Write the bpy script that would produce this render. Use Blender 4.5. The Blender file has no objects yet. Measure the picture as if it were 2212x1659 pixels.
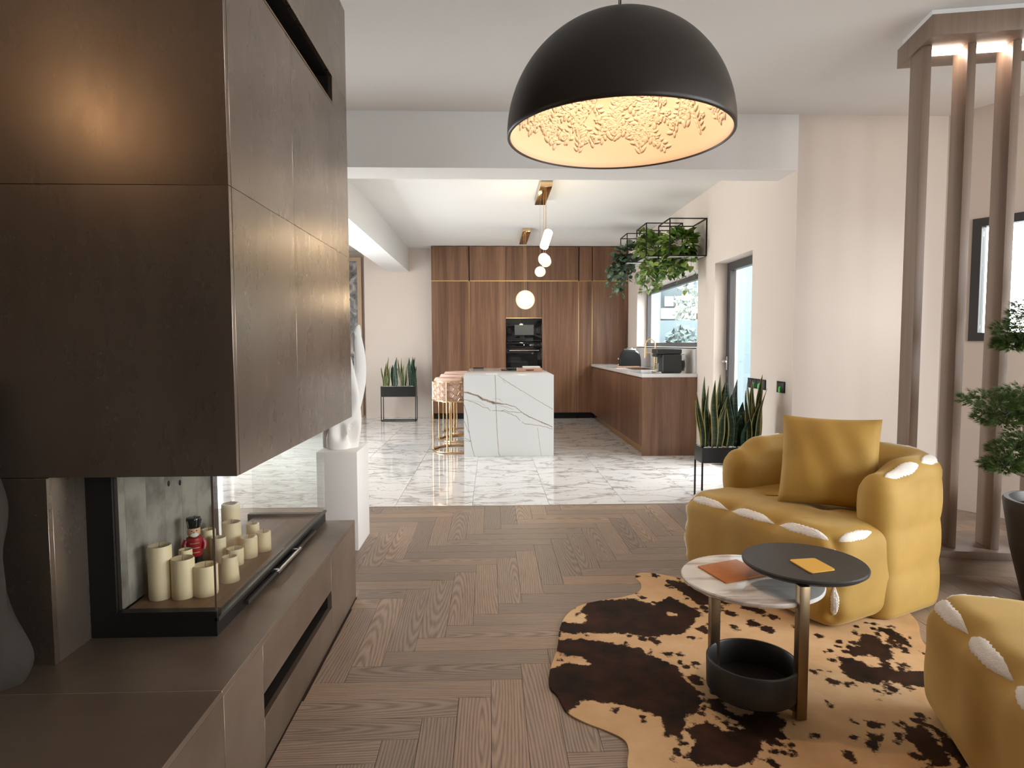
import bpy, bmesh, math, random
import numpy as np
from mathutils import Vector, Matrix
random.seed(7); rng = np.random.default_rng(7)
PI = math.pi
SC = bpy.context.scene
COL = SC.collection

# ------------------------------------------------------------------ camera
FPX = 1365.2
yaw, pitch, roll = [math.radians(a) for a in (1.865, 3.594, .151)]
cy, sy, cp, sp = math.cos(yaw), math.sin(yaw), math.cos(pitch), math.sin(pitch)
fwd = Vector((sy*cp, cy*cp, -sp)); rgt = Vector((cy, -sy, 0)); dwn = fwd.cross(rgt)
r2 = math.cos(roll)*rgt + math.sin(roll)*dwn
d2 = -math.sin(roll)*rgt + math.cos(roll)*dwn
cam_d = bpy.data.cameras.new('camera'); cam = bpy.data.objects.new('camera', cam_d); COL.objects.link(cam)
cam_d.sensor_width = 36; cam_d.lens = FPX/2212*36; cam_d.clip_start = .02
cam.matrix_world = Matrix(((r2.x, -d2.x, -fwd.x, 0), (r2.y, -d2.y, -fwd.y, 0), (r2.z, -d2.z, -fwd.z, 1.25), (0, 0, 0, 1)))
SC.camera = cam

# ------------------------------------------------------------------ world and exposure
W = bpy.data.worlds.new('overcast_sky'); SC.world = W; W.use_nodes = True
bg = W.node_tree.nodes['Background']
bg.inputs[0].default_value = (.985, .985, .985, 1); bg.inputs[1].default_value = 8.0
vs = SC.view_settings
vs.view_transform = 'Standard'; vs.look = 'None'; vs.gamma = 1; vs.use_curve_mapping = False; vs.exposure = .86
SC.cycles.max_bounces = 8; SC.cycles.diffuse_bounces = 5; SC.cycles.glossy_bounces = 4; SC.cycles.use_adaptive_sampling = True; SC.cycles.adaptive_threshold = .02
SC.cycles.transparent_max_bounces = 12; SC.cycles.sample_clamp_indirect = 6
SC.cycles.caustics_reflective = False; SC.cycles.caustics_refractive = False

def portal(name, loc, rot, sx, sz):
    l = bpy.data.lights.new(name, 'AREA'); l.shape = 'RECTANGLE'; l.size = sx; l.size_y = sz
    l.cycles.is_portal = True
    o = bpy.data.objects.new(name, l); o.location = loc; o.rotation_euler = rot; COL.objects.link(o)
# daylight comes only through the window openings; portals guide the sampling of the sky there
RX = (PI/2, 0, PI/2)      # points towards -X
portal('portal', (2.5, 8.45, 1.64), (0, PI/2, 0), .86, 2.9)
portal('portal', (2.5, 5.98, 1.03), (0, PI/2, 0), 2.06, .93)
portal('portal', (4.95, .80, 1.35), (0, PI/2, 0), 2.5, 3.1)
portal('portal', (3.75, -2.8, 1.32), (PI/2, 0, 0), 1.5, 2.45)  # sky portal of the added window behind the camera
portal('portal', (-3.5, 7.15, 1.25), (0, -PI/2, 0), 2.3, 1.9)

# ------------------------------------------------------------------ mesh helpers
class MB:
    def __init__(s): s.v = []; s.f = []
    def add(s, v, f):
        n = len(s.v); s.v += [tuple(p) for p in v]; s.f += [tuple(i+n for i in q) for q in f]; return s
    def box(s, x0, x1, y0, y1, z0, z1):
        return s.add([(x0,y0,z0),(x1,y0,z0),(x1,y1,z0),(x0,y1,z0),(x0,y0,z1),(x1,y0,z1),(x1,y1,z1),(x0,y1,z1)],
                     [(3,2,1,0),(4,5,6,7),(0,1,5,4),(1,2,6,5),(2,3,7,6),(3,0,4,7)])
    def prism(s, pts, z0, z1):          # counter-clockwise outline
        n = len(pts)
        return s.add([(x,y,z0) for x,y in pts]+[(x,y,z1) for x,y in pts],
                     [tuple(range(n-1,-1,-1)), tuple(range(n,2*n))]+[(i,(i+1)%n,n+(i+1)%n,n+i) for i in range(n)])
    def tube(s, pts, r, n=8, closed=False, cap=True):
        P = [Vector(p) for p in pts]; m = len(P); R = r if hasattr(r, '__len__') else [r]*m
        up = Vector((0,0,1)); vs_ = []; prev = None
        for i,p in enumerate(P):
            a = P[(i-1)%m] if (closed or i>0) else p; b = P[(i+1)%m] if (closed or i<m-1) else p
            t = (b-a).normalized()
            if prev is None:
                q = up if abs(t.z) < .9 else Vector((1,0,0)); x = t.cross(q).normalized()
            else:
                x = prev - t*prev.dot(t)
                x = x.normalized() if x.length > 1e-6 else t.orthogonal().normalized()
            prev = x; y = t.cross(x)
            for k in range(n):
                a_ = 2*PI*k/n; vs_.append(p + (x*math.cos(a_)+y*math.sin(a_))*R[i])
        fs = []
        for i in range(m if closed else m-1):
            j = (i+1)%m
            for k in range(n): fs.append((i*n+k, i*n+(k+1)%n, j*n+(k+1)%n, j*n+k))
        if cap and not closed: fs += [tuple(range(n-1,-1,-1)), tuple(range((m-1)*n, m*n))]
        return s.add(vs_, fs)
    def cyl(s, c, r, z0, z1, n=24, r1=None):
        r1 = r if r1 is None else r1
        return s.lathe([(0,z0),(r,z0),(r1,z1),(0,z1)], n, c)
    def lathe(s, prof, n=32, c=(0,0)):
        vs_ = []; idx = []
        for (r,z) in prof:
            if r < 1e-6: idx.append([len(vs_)]*n); vs_.append((c[0],c[1],z))
            else:
                idx.append(list(range(len(vs_), len(vs_)+n)))
                vs_ += [(c[0]+r*math.cos(2*PI*k/n), c[1]+r*math.sin(2*PI*k/n), z) for k in range(n)]
        fs = []
        for a,b in zip(idx[:-1], idx[1:]):
            for k in range(n):
                q = [a[k], a[(k+1)%n], b[(k+1)%n], b[k]]; q2 = []
                for i in q:
                    if i not in q2: q2.append(i)
                if len(q2) > 2: fs.append(tuple(q2))
        return s.add(vs_, fs)
    def ball(s, c, ax, n=8, m=5):       # ax: three axis vectors
        A = [Vector(a) for a in ax]; c = Vector(c); vs_ = [c-A[2]]
        for i in range(1, m):
            e = -PI/2+PI*i/m
            for k in range(n):
                a = 2*PI*k/n; vs_.append(c+A[0]*math.cos(e)*math.cos(a)+A[1]*math.cos(e)*math.sin(a)+A[2]*math.sin(e))
        vs_.append(c+A[2]); fs = [(0,1+(k+1)%n,1+k) for k in range(n)]
        for i in range(m-2):
            for k in range(n): fs.append((1+i*n+k,1+i*n+(k+1)%n,1+(i+1)*n+(k+1)%n,1+(i+1)*n+k))
        b = 1+(m-2)*n; fs += [(b+k,b+(k+1)%n,len(vs_)-1) for k in range(n)]
        return s.add(vs_, fs)
    def grid(s, pts):                   # pts[i][j]
        m = len(pts); n = len(pts[0])
        return s.add([p for row in pts for p in row], [(i*n+j,i*n+j+1,(i+1)*n+j+1,(i+1)*n+j) for i in range(m-1) for j in range(n-1)])
    def build(s, name, mat, parent=None, bevel=0, smooth=None, seg=2, local=False, solid=0, subsurf=0, weld=False):
        me = bpy.data.meshes.new(name); V = np.array(s.v, float)
        c = np.zeros(3)
        if not local:
            c = (V.min(0)+V.max(0))/2
            if parent is None: c[2] = V[:,2].min()
        V = V-c
        me.from_pydata([tuple(p) for p in V], [], s.f); me.validate()
        if bevel or weld:
            bm = bmesh.new(); bm.from_mesh(me)
            if weld: bmesh.ops.remove_doubles(bm, verts=bm.verts, dist=1e-5)
            if bevel:
                ed = [e for e in bm.edges if len(e.link_faces) == 2 and e.calc_face_angle(0) > .4]
                bmesh.ops.bevel(bm, geom=ed, offset=bevel, segments=seg, affect='EDGES', profile=.5, clamp_overlap=True)
            bm.to_mesh(me); bm.free()
        if smooth is None: smooth = 40 if bevel else 0
        if smooth:
            me.polygons.foreach_set('use_smooth', [True]*len(me.polygons)); me.set_sharp_from_angle(angle=math.radians(smooth))
        o = bpy.data.objects.new(name, me); COL.objects.link(o); me.materials.append(mat)
        o.location = Vector(c)
        if parent is not None:
            o.parent = parent
            if not local: o.location = Vector(c)-worldloc(parent)
        if solid:
            m = o.modifiers.new('solid', 'SOLIDIFY'); m.thickness = solid; m.offset = 0
        if subsurf:
            m = o.modifiers.new('sub', 'SUBSURF'); m.levels = subsurf; m.render_levels = subsurf
        return o
def worldloc(o):
    p = Vector(o.location)
    return p+worldloc(o.parent) if o.parent else p
def thing(name, label, cat, loc=(0,0,0), rotz=0, group=None):
    o = bpy.data.objects.new(name, None); COL.objects.link(o); o.empty_display_size = .1
    o.location = loc; o.rotation_euler = (0,0,rotz); return tag(o, label, cat, group)
def tag(o, label, cat, group=None):
    o['label'] = label; o['category'] = cat
    if group: o['group'] = group
    return o
def struct(o): o['kind'] = 'structure'; return o
def stuff(o): o['kind'] = 'stuff'; return o
def attr(o, name, vals):
    a = o.data.attributes.new(name, 'FLOAT', 'POINT'); a.data.foreach_set('value', np.asarray(vals, np.float32))

# ------------------------------------------------------------------ material helpers
def M(name, col=(.5,.5,.5), rough=.5, metal=0., spec=.5, emit=None, estr=0, sheen=0, coat=0):
    m = bpy.data.materials.new(name); m.use_nodes = True
    p = m.node_tree.nodes['Principled BSDF']
    p.inputs['Base Color'].default_value = (*col, 1); p.inputs['Roughness'].default_value = rough
    p.inputs['Metallic'].default_value = metal; p.inputs['Specular IOR Level'].default_value = spec
    if emit: p.inputs['Emission Color'].default_value = (*emit, 1); p.inputs['Emission Strength'].default_value = estr
    if sheen: p.inputs['Sheen Weight'].default_value = sheen; p.inputs['Sheen Roughness'].default_value = .4
    if coat: p.inputs['Coat Weight'].default_value = coat; p.inputs['Coat Roughness'].default_value = .08
    return m
class N:                                # small node-tree helper
    def __init__(s, m): s.t = m.node_tree; s.p = s.t.nodes['Principled BSDF']
    def n(s, typ, **kw):
        o = s.t.nodes.new(typ)
        for k,v in kw.items(): setattr(o, k, v)
        return o
    def link(s, a, b): s.t.links.new(a, b)
    def put(s, inp, v):
        if hasattr(v, 'is_output') or isinstance(v, bpy.types.NodeSocket): s.link(v, inp)
        else: inp.default_value = v
    def math(s, op, a, b=0., c=0.):
        o = s.n('ShaderNodeMath', operation=op); s.put(o.inputs[0], a); s.put(o.inputs[1], b); s.put(o.inputs[2], c); return o.outputs[0]
    def vmath(s, op, a, b=(0,0,0)):
        o = s.n('ShaderNodeVectorMath', operation=op); s.put(o.inputs[0], a); s.put(o.inputs[1], b); return o.outputs[0]
    def coord(s, scale=(1,1,1), rnd=True, which='Object', rot=(0,0,0)):
        v = s.n('ShaderNodeTexCoord').outputs[which]
        if rnd:
            r = s.n('ShaderNodeObjectInfo').outputs['Random']
            c = s.n('ShaderNodeCombineXYZ'); s.put(c.inputs[0], s.math('MULTIPLY', r, 37.)); s.put(c.inputs[1], s.math('MULTIPLY', r, 91.)); s.put(c.inputs[2], s.math('MULTIPLY', r, 53.))
            v = s.vmath('ADD', v, c.outputs[0])
        mp = s.n('ShaderNodeMapping'); s.link(v, mp.inputs[0]); mp.inputs['Scale'].default_value = scale; mp.inputs['Rotation'].default_value = rot
        return mp.outputs[0]
    def noise(s, vec, scale=5., detail=4., rough=.5, dist=0.):
        o = s.n('ShaderNodeTexNoise'); s.link(vec, o.inputs['Vector']); o.inputs['Scale'].default_value = scale
        o.inputs['Detail'].default_value = detail; o.inputs['Roughness'].default_value = rough; o.inputs['Distortion'].default_value = dist
        return o.outputs['Fac']
    def ramp(s, f, stops):
        o = s.n('ShaderNodeValToRGB'); s.link(f, o.inputs[0]); e = o.color_ramp.elements
        while len(e) < len(stops): e.new(.5)
        for el,(p,c) in zip(e, stops): el.position = p; el.color = (*c, 1) if len(c) == 3 else c
        return o.outputs[0]
    def mix(s, f, a, b, mode='MIX'):
        o = s.n('ShaderNodeMix', data_type='RGBA', blend_type=mode); s.put(o.inputs[0], f)
        for i,v in ((6,a),(7,b)): s.put(o.inputs[i], (*v,1) if isinstance(v, tuple) and len(v) == 3 else v)
        return o.outputs[2]
    def bump(s, h, strength=.2, dist=.01):
        o = s.n('ShaderNodeBump'); s.link(h, o.inputs['Height']); o.inputs['Strength'].default_value = strength; o.inputs['Distance'].default_value = dist
        s.link(o.outputs[0], s.p.inputs['Normal'])
    def color(s, c): s.link(c, s.p.inputs['Base Color'])
    def rough(s, c): s.link(c, s.p.inputs['Roughness'])
    def rnd(s): return s.n('ShaderNodeObjectInfo').outputs['Random']
    def at(s, name): return s.n('ShaderNodeAttribute', attribute_name=name).outputs['Fac']

def wood(name, c0, c1, c2, axis, rough=.4, fine=1., var=.25, grain=70., coat=0):
    m = M(name, c1, rough, coat=coat); k = N(m)
    sc = [1.,1.,1.]; sc[axis] = .05
    v = k.coord(tuple(sc)); n1 = k.noise(v, 9*fine, 5, .6, .6)
    sc2 = [1.,1.,1.]; sc2[axis] = .03
    n2 = k.noise(k.coord(tuple(sc2)), grain*fine, 4, .65)
    f = k.math('ADD', k.math('MULTIPLY', n1, .65), k.math('MULTIPLY', n2, .35))
    c = k.ramp(f, [(.33,c0),(.5,c1),(.66,c2)])
    if var:
        b = k.math('ADD', 1-var/2, k.math('MULTIPLY', k.rnd(), var))
        h = k.n('ShaderNodeHueSaturation'); k.put(h.inputs['Value'], b); k.link(c, h.inputs['Color']); c = h.outputs[0]
    k.color(c); k.bump(n2, .12, .002); return m

def paint(name, col, rough=.85):
    m = M(name, col, rough, spec=.25); k = N(m)
    k.bump(k.noise(k.coord(rnd=False), 160, 3), .05, .002); return m

WALL = paint('wall_paint_beige', (.73,.645,.58)); DARKW = paint('dark_wall_panel', (.075,.060,.050)); CEIL = paint('ceiling_white', (.85,.84,.825)); WHITE = paint('white_lacquer', (.82,.81,.79), .5)
WALNUT = wood('walnut_veneer', (.080,.035,.018), (.172,.083,.044), (.265,.142,.083), 2, .38, .7)
FIN = wood('fin_wood', (.165,.112,.082), (.215,.150,.112), (.26,.19,.145), 2, .45, .7)
GOLD = M('brushed_brass', (.72,.50,.24), .28, 1); BRONZE = M('dark_bronze', (.30,.22,.135), .36, .9)
POLGOLD = M('polished_gold', (.80,.55,.30), .12, 1)
BLACK = M('black_metal', (.010,.009,.009), .42, spec=.2); BLKGLASS = M('black_glass', (.004,.004,.005), .06); MATTE = M('matte_black', (.015,.013,.012), .55, spec=.25)
DARKFRAME = M('anthracite_frame', (.055,.052,.055), .4); STEEL = M('steel', (.6,.6,.6), .25, 1)
def glass_mat(name, tint=(.93,.97,.97), refl=.10):
    m = bpy.data.materials.new(name); m.use_nodes = True; t = m.node_tree; t.nodes.clear()
    o = t.nodes.new('ShaderNodeOutputMaterial'); mx = t.nodes.new('ShaderNodeMixShader'); tr = t.nodes.new('ShaderNodeBsdfTransparent'); gl = t.nodes.new('ShaderNodeBsdfGlossy')
    lw = t.nodes.new('ShaderNodeLayerWeight'); lw.inputs[0].default_value = .5; pw = t.nodes.new('ShaderNodeMath'); pw.operation = 'POWER'; pw.inputs[1].default_value = 5
    t.links.new(lw.outputs['Facing'], pw.inputs[0]); fr = t.nodes.new('ShaderNodeMath'); fr.operation = 'MULTIPLY_ADD'; fr.inputs[1].default_value = .9; fr.inputs[2].default_value = .04
    t.links.new(pw.outputs[0], fr.inputs[0]); tr.inputs[0].default_value = (*tint,1); gl.inputs['Roughness'].default_value = .02
    t.links.new(fr.outputs[0], mx.inputs[0]); t.links.new(tr.outputs[0], mx.inputs[1]); t.links.new(gl.outputs[0], mx.inputs[2]); t.links.new(mx.outputs[0], o.inputs[0])
    return m
GLASS = glass_mat('window_glass', (.965,.985,.99)); CLEAR = glass_mat('clear_glass', (.96,.97,.96))

# herringbone oak
def oak():
    m = M('oak_parquet', (.2,.13,.085), .42); k = N(m)
    r = k.rnd(); tc = k.n('ShaderNodeTexCoord').outputs['Object']; cb_ = k.n('ShaderNodeCombineXYZ')
    k.put(cb_.inputs[0], k.math('MULTIPLY', k.math('SUBTRACT', k.math('FRACT', k.math('MULTIPLY', r, 17.3)), .5), 1.3))
    k.put(cb_.inputs[1], k.math('MULTIPLY', k.math('SUBTRACT', k.math('FRACT', k.math('MULTIPLY', r, 53.7)), .5), .22))
    mp = k.n('ShaderNodeMapping'); k.link(k.vmath('ADD', tc, cb_.outputs[0]), mp.inputs[0]); mp.inputs['Scale'].default_value = (.085,1,1)
    w = k.n('ShaderNodeTexWave', wave_type='RINGS', rings_direction='Z'); k.link(mp.outputs[0], w.inputs['Vector'])
    w.inputs['Scale'].default_value = 30; w.inputs['Distortion'].default_value = 3.2; w.inputs['Detail'].default_value = 2.5; w.inputs['Detail Scale'].default_value = 1.6; w.inputs['Detail Roughness'].default_value = .6
    n2 = k.noise(k.coord((.05,1,1)), 130, 3, .6)
    f = k.math('ADD', k.math('MULTIPLY', w.outputs['Fac'], .38), k.math('MULTIPLY', n2, .62))
    c = k.ramp(f, [(.20,(.165,.111,.079)),(.50,(.300,.214,.158)),(.80,(.378,.278,.212))])
    h = k.n('ShaderNodeHueSaturation'); k.put(h.inputs['Value'], k.math('ADD', .78, k.math('MULTIPLY', k.rnd(), .40)))
    k.put(h.inputs['Saturation'], k.math('ADD', .85, k.math('MULTIPLY', k.rnd(), .25))); k.link(c, h.inputs['Color'])
    k.color(h.outputs[0]); k.bump(f, .10, .003); k.rough(k.math('ADD', .36, k.math('MULTIPLY', n2, .16))); return m
OAK = oak()
def marble_tile():
    m = M('calacatta_tile', (.8,.79,.77), .055, spec=.55); k = N(m)
    v0 = k.coord((1,1,1)); d = k.n('ShaderNodeTexNoise'); k.link(v0, d.inputs['Vector']); d.inputs['Scale'].default_value = 3.2; d.inputs['Detail'].default_value = 5
    dv = k.vmath('SCALE', k.vmath('SUBTRACT', d.outputs['Color'], (.5,.5,.5))); dv.node.inputs['Scale'].default_value = .30
    mp = k.n('ShaderNodeMapping'); k.link(k.vmath('ADD', v0, dv), mp.inputs[0]); mp.inputs['Scale'].default_value = (1.0,2.9,1); mp.inputs['Rotation'].default_value = (0,0,-.20)
    def vein(scale, w, seed):
        n = k.noise(k.vmath('ADD', mp.outputs[0], (seed,seed*2,0)), scale, 3, .55)
        a = k.math('ABSOLUTE', k.math('SUBTRACT', n, .5)); return k.math('SUBTRACT', 1., k.math('MINIMUM', k.math('DIVIDE', a, w), 1.))
    v1 = k.math('POWER', vein(1.25, .034, 3.), 1.2); v2 = vein(2.4, .015, 11.)
    patch = k.noise(k.coord((.7,1.6,1)), 1.6, 3, .5)
    pm = k.ramp(patch, [(.34,(0,0,0)),(.54,(1,1,1))])
    c = k.mix(k.math('MULTIPLY', v1, .75), (.80,.79,.775), (.30,.245,.21))
    c = k.mix(k.math('MULTIPLY', k.math('MULTIPLY', v2, pm), .75), c, (.26,.25,.25))
    cl = k.noise(mp.outputs[0], 1.1, 3, .5); c = k.mix(k.ramp(cl, [(.50,(0,0,0)),(.75,(.25,.25,.25))]), c, (.50,.46,.43))
    k.color(c); return m
TILE = marble_tile(); GROUT = M('tile_grout', (.45,.43,.41), .8); JOINT = M('parquet_joint', (.05,.032,.022), .8)
def oxide(name, base, dark, light, rough=.36, metal=.45, axis=2):
    m = M(name, base, rough, metal); k = N(m); sc = [1.,1.,1.]; sc[axis] = .35
    a = k.noise(k.coord(tuple(sc)), 2.2, 4, .55, .1); b = k.noise(k.coord((1,1,1)), 1.5, 4, .55)
    f = k.math('ADD', k.math('MULTIPLY', a, .6), k.math('MULTIPLY', b, .4))
    k.color(k.ramp(f, [(.28,dark),(.5,base),(.72,light)]))
    fine = k.noise(k.coord(tuple(sc)), 9, 5, .6)
    k.rough(k.math('ADD', rough-.05, k.math('MULTIPLY', fine, .12))); k.bump(fine, .008, .003); return m
OXIDE = oxide('oxidised_slab', (.27,.205,.16), (.19,.138,.103), (.35,.28,.225), .27, .85)
OXIDE_TOP = oxide('oxidised_slab_flat', (.21,.158,.120), (.120,.085,.062), (.30,.235,.188), .38, .6, 0)

# ------------------------------------------------------------------ room shell
ZL, ZK = 2.945, 2.872
def wall(name, x0, x1, y0, y1, z0, z1, mat=WALL): return struct(MB().box(x0,x1,y0,y1,z0,z1).build(name, mat))
fl = struct(MB().box(-2.75,4.9,-2.6,4.835,-.12,-.006).build('floor', JOINT))
fk = struct(MB().box(-3.45,2.45,4.845,11.45,-.12,-.006).build('floor_kitchen', GROUT))
tr = struct(MB().box(-2.75,2.45,4.832,4.848,-.02,.001).build('trim_1', M('threshold_brass', (.42,.36,.30), .35, .8)))
struct(MB().prism([(-2.75,-2.6),(4.9,-2.6),(4.9,4.9),(-2.75,4.9)], ZL, ZL+.12).build('ceiling', CEIL))
wall('ceiling_kitchen', -3.45,2.5,5.05,11.45,ZK,ZK+.12,CEIL)
wall('trim_2', -3.45,2.29,4.73,5.05,2.541,ZL+.1,CEIL)                     # downstand beam
wall('trim_3', -1.745,-1.385,5.05,10.88,2.479,ZK+.02,CEIL)                # kitchen beam
wall('wall_back', -2.15,2.5,10.88,11.45,0,ZK)
wall('wall_back_recess', -3.45,-2.15,11.3,11.45,0,ZK)
# kitchen right wall with window and door openings
kr = MB()
kr.box(2.29,2.54,4.73,5.52,0,ZL).box(2.29,2.54,6.45,6.98,0,ZK+.05).box(2.29,2.54,5.52,6.45,2.07,ZK+.05)
kr.box(2.29,2.54,6.98,9.9,0,1.205).box(2.29,2.54,6.98,9.9,2.075,ZK+.05).box(2.29,2.54,9.9,10.88,0,ZK+.05)
struct(kr.build('wall_right_kitchen', WALL))
wall('wall_right_return', 2.54,3.6,4.73,4.98,0,ZL)
# angled living wall with its small window
OD = Vector((.492,-.871,0)); ON = Vector((.871,.492,0)); O0 = Vector((3.428,4.73,0))
def ow(t, n, z): p = O0+OD*t+ON*n; return (p.x,p.y,z)
def obox(mb, t0, t1, n0, n1, z0, z1):
    return mb.add([ow(t0,n0,z0),ow(t1,n0,z0),ow(t1,n1,z0),ow(t0,n1,z0),ow(t0,n0,z1),ow(t1,n0,z1),ow(t1,n1,z1),ow(t0,n1,z1)],
                  [(0,1,2,3),(7,6,5,4),(4,5,1,0),(5,6,2,1),(6,7,3,2),(7,4,0,3)])
owm = MB(); TW0, TW1, ZW0, ZW1 = .19, 1.15, 1.265, 2.15
obox(owm,-.0,TW0,0,.22,0,ZL); obox(owm,TW1,2.6,0,.22,0,ZL); obox(owm,TW0,TW1,0,.22,0,ZW0); obox(owm,TW0,TW1,0,.22,ZW1,ZL)
struct(owm.build('wall_right_angled', WALL))
e = O0+OD*2.6
rw = MB().box(e.x,e.x+.22,2.35,e.y,0,ZL).box(e.x,e.x+.22,-2.6,-.75,0,ZL).box(e.x,e.x+.22,-.75,2.35,0,.1).box(e.x,e.x+.22,-.75,2.35,2.6,ZL)
struct(rw.build('wall_right', WALL))
struct(MB().box(-2.75,3.0,-2.75,-2.6,0,ZL).box(4.5,4.9,-2.75,-2.6,0,ZL).box(3.0,4.5,-2.75,-2.6,0,.1).box(3.0,4.5,-2.75,-2.6,2.55,ZL).build('wall_front', DARKW))
wall('wall_left', -2.75,-2.6,-2.6,3.1,0,ZL,DARKW); wall('wall_left_rear', -2.75,-2.6,3.1,4.73,0,ZL)
lk = MB().box(-3.45,-3.3,4.73,6.2,0,ZK).box(-3.45,-3.3,8.1,11.45,0,ZK).box(-3.45,-3.3,6.2,8.1,0,.1).box(-3.45,-3.3,6.2,8.1,2.4,ZK)
struct(lk.build('wall_left_kitchen', WALL)); wall('wall_left_return', -3.3,-2.6,4.6,4.73,0,ZL)
for nm,a in (('baseboard_back',(-2.15,-1.02,10.868,10.88,0,.07)),('baseboard_right_return',(2.30,3.42,4.718,4.73,0,.07))): wall(nm,*a,mat=WALL)
# windows: frame > children frame and pane
def window(n, x, y0, y1, z0, z1, mull=(), fw=.06, fd=.06):
    o = MB().box(x,x+fd,y0,y0+fw,z0,z1).box(x,x+fd,y1-fw,y1,z0,z1).box(x,x+fd,y0+fw,y1-fw,z0,z0+fw).box(x,x+fd,y0+fw,y1-fw,z1-fw,z1)
    for q in mull: o.box(x,x+fd,q-fw/2,q+fw/2,z0+fw,z1-fw)
    f = struct(o.build(n, DARKFRAME, smooth=0))
    ys = [y0+fw]+[q for m_ in mull for q in (m_-fw/2,m_+fw/2)]+[y1-fw]
    for a,b in zip(ys[::2],ys[1::2]): MB().box(x+fd/2-.004,x+fd/2+.004,a,b,z0+fw,z1-fw).build('pane', GLASS, f)
    return f
window('window_1', 2.44, 6.98, 9.9, 1.205, 2.075)
window('window_2', e.x+.08, -.75, 2.35, .1, 2.6, (.80,))
window('window_3', -3.42, 6.2, 8.1, .1, 2.4)
f4 = MB(); fw = .06
for a in ((TW0,TW0+fw,ZW0,ZW1),(TW1-fw,TW1,ZW0,ZW1),(TW0+fw,TW1-fw,ZW0,ZW0+fw),(TW0+fw,TW1-fw,ZW1-fw,ZW1)): obox(f4,a[0],a[1],-.012,.06,a[2],a[3])
f4 = struct(f4.build('window_4', DARKFRAME)); obox(MB(),TW0+fw,TW1-fw,.02,.028,ZW0+fw,ZW1-fw).build('pane', GLASS, f4)
f5 = MB().box(3.0,3.06,-2.70,-2.64,.1,2.55).box(4.44,4.5,-2.70,-2.64,.1,2.55).box(3.06,4.44,-2.70,-2.64,.1,.16).box(3.06,4.44,-2.70,-2.64,2.49,2.55)  # added unseen window behind the camera, put in to brighten beam, ceiling and chair
f5 = struct(f5.build('added_window_5', DARKFRAME))
for a,b in ((3.06,4.44),): MB().box(a,b,-2.674,-2.666,.16,2.49).build('pane', GLASS, f5)
MB().box(2.29,2.44,6.99,9.89,1.195,1.212).build('window_sill', WHITE, bpy.data.objects['window_1'])
# kitchen terrace door
d1 = MB().box(2.42,2.48,5.52,5.60,0,2.07).box(2.42,2.48,6.37,6.45,0,2.07).box(2.42,2.48,5.60,6.37,0,.08).box(2.42,2.48,5.60,6.37,1.99,2.07)
d1 = struct(d1.build('door_1', DARKFRAME)); MB().box(2.446,2.454,5.60,6.37,.08,1.99).build('pane', GLASS, d1)
MB().box(2.405,2.42,6.395,6.425,.98,1.12).box(2.36,2.42,6.40,6.42,1.06,1.08).box(2.355,2.372,6.30,6.42,1.06,1.08).build('handle', STEEL, d1, .003)

# ------------------------------------------------------------------ parquet and tiles
def slab_piece(lx, ly, th=.012, ch=.0012):
    m = MB(); a, b = lx/2, ly/2
    v = [(-a,-b,-th),(a,-b,-th),(a,b,-th),(-a,b,-th),(-a,-b,-ch),(a,-b,-ch),(a,b,-ch),(-a,b,-ch),(-a+ch,-b+ch,0),(a-ch,-b+ch,0),(a-ch,b-ch,0),(-a+ch,b-ch,0)]
    f = [(8,9,10,11)]
    for i in range(4): j = (i+1)%4; f += [(i,j,4+j,4+i),(4+i,4+j,8+j,8+i)]
    me = bpy.data.meshes.new('piece'); me.from_pydata(v,[],f); return me
cache = {}
def piece(name, parent, x0,x1,y0,y1, mat, along_y=False, gap=.0005, th=.012, ch=.0012):
    lx, ly = x1-x0-2*gap, y1-y0-2*gap
    if lx < .006 or ly < .006: return
    key = (name, round(lx,3), round(ly,3), along_y)
    if key not in cache:
        me = slab_piece(ly,lx,th,ch) if along_y else slab_piece(lx,ly,th,ch); me.materials.append(mat); cache[key] = me
    o = bpy.data.objects.new(name, cache[key]); COL.objects.link(o); o.parent = parent
    o.location = Vector(((x0+x1)/2,(y0+y1)/2,0))-worldloc(parent)
    if along_y: o.rotation_euler = (0,0,PI/2)
L_, W_ = .66, .1155
nplank = 0; rest = []
for bi in range(-9, 10):
    for kk in range(-60, 60):
        ox, oy = -.006-L_+kk*W_+bi*L_, 2.172+kk*W_-bi*L_
        for (a,b,c,d,al) in ((ox,ox+L_,oy,oy+W_,False),(ox+L_-W_,ox+L_,oy-L_,oy,True)):
            x0,x1,y0,y1 = max(a,-2.55),min(b,4.69),max(c,-2.58),min(d,4.831)
            if x1-x0 < .01 or y1-y0 < .01: continue
            cx, cy_ = (x0+x1)/2, (y0+y1)/2
            if cx > 3.45-(cy_-4.73)*.55 : continue
            if cy_ < .9 or cx-.3 > cy_*.82 or cx+.3 < -cy_*.55 or nplank >= 296: rest.append((x0,x1,y0,y1,al)); continue
            cut = [(x0,x1,y0,y1)]                      # boards are sawn off along the hearth
            if x0 < -.672 and y0 < 3.09: cut = [(max(x0,-.672),x1,y0,y1),(x0,min(x1,-.672),max(y0,3.09),y1)]
            for q in cut:
                if q[1]-q[0] > .01 and q[3]-q[2] > .01: piece('plank', fl, *q, OAK, al); nplank += 1
for al in (False, True):                               # boards outside the view, joined
    m_ = MB()
    for (x0,x1,y0,y1,a_) in rest:
        if a_ != al or (x0 < -.672 and y0 < 3.09): continue
        q = (y0,y1,-x1,-x0) if al else (x0,x1,y0,y1)
        m_.box(q[0]+.0005,q[1]-.0005,q[2]+.0005,q[3]-.0005,-.012,0)
    o = stuff(m_.build('planks', OAK, fl, local=True)); o.location = -worldloc(fl)
    if al: o.rotation_euler = (0,0,PI/2)
print('PLANKS', nplank, len(rest))
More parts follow.
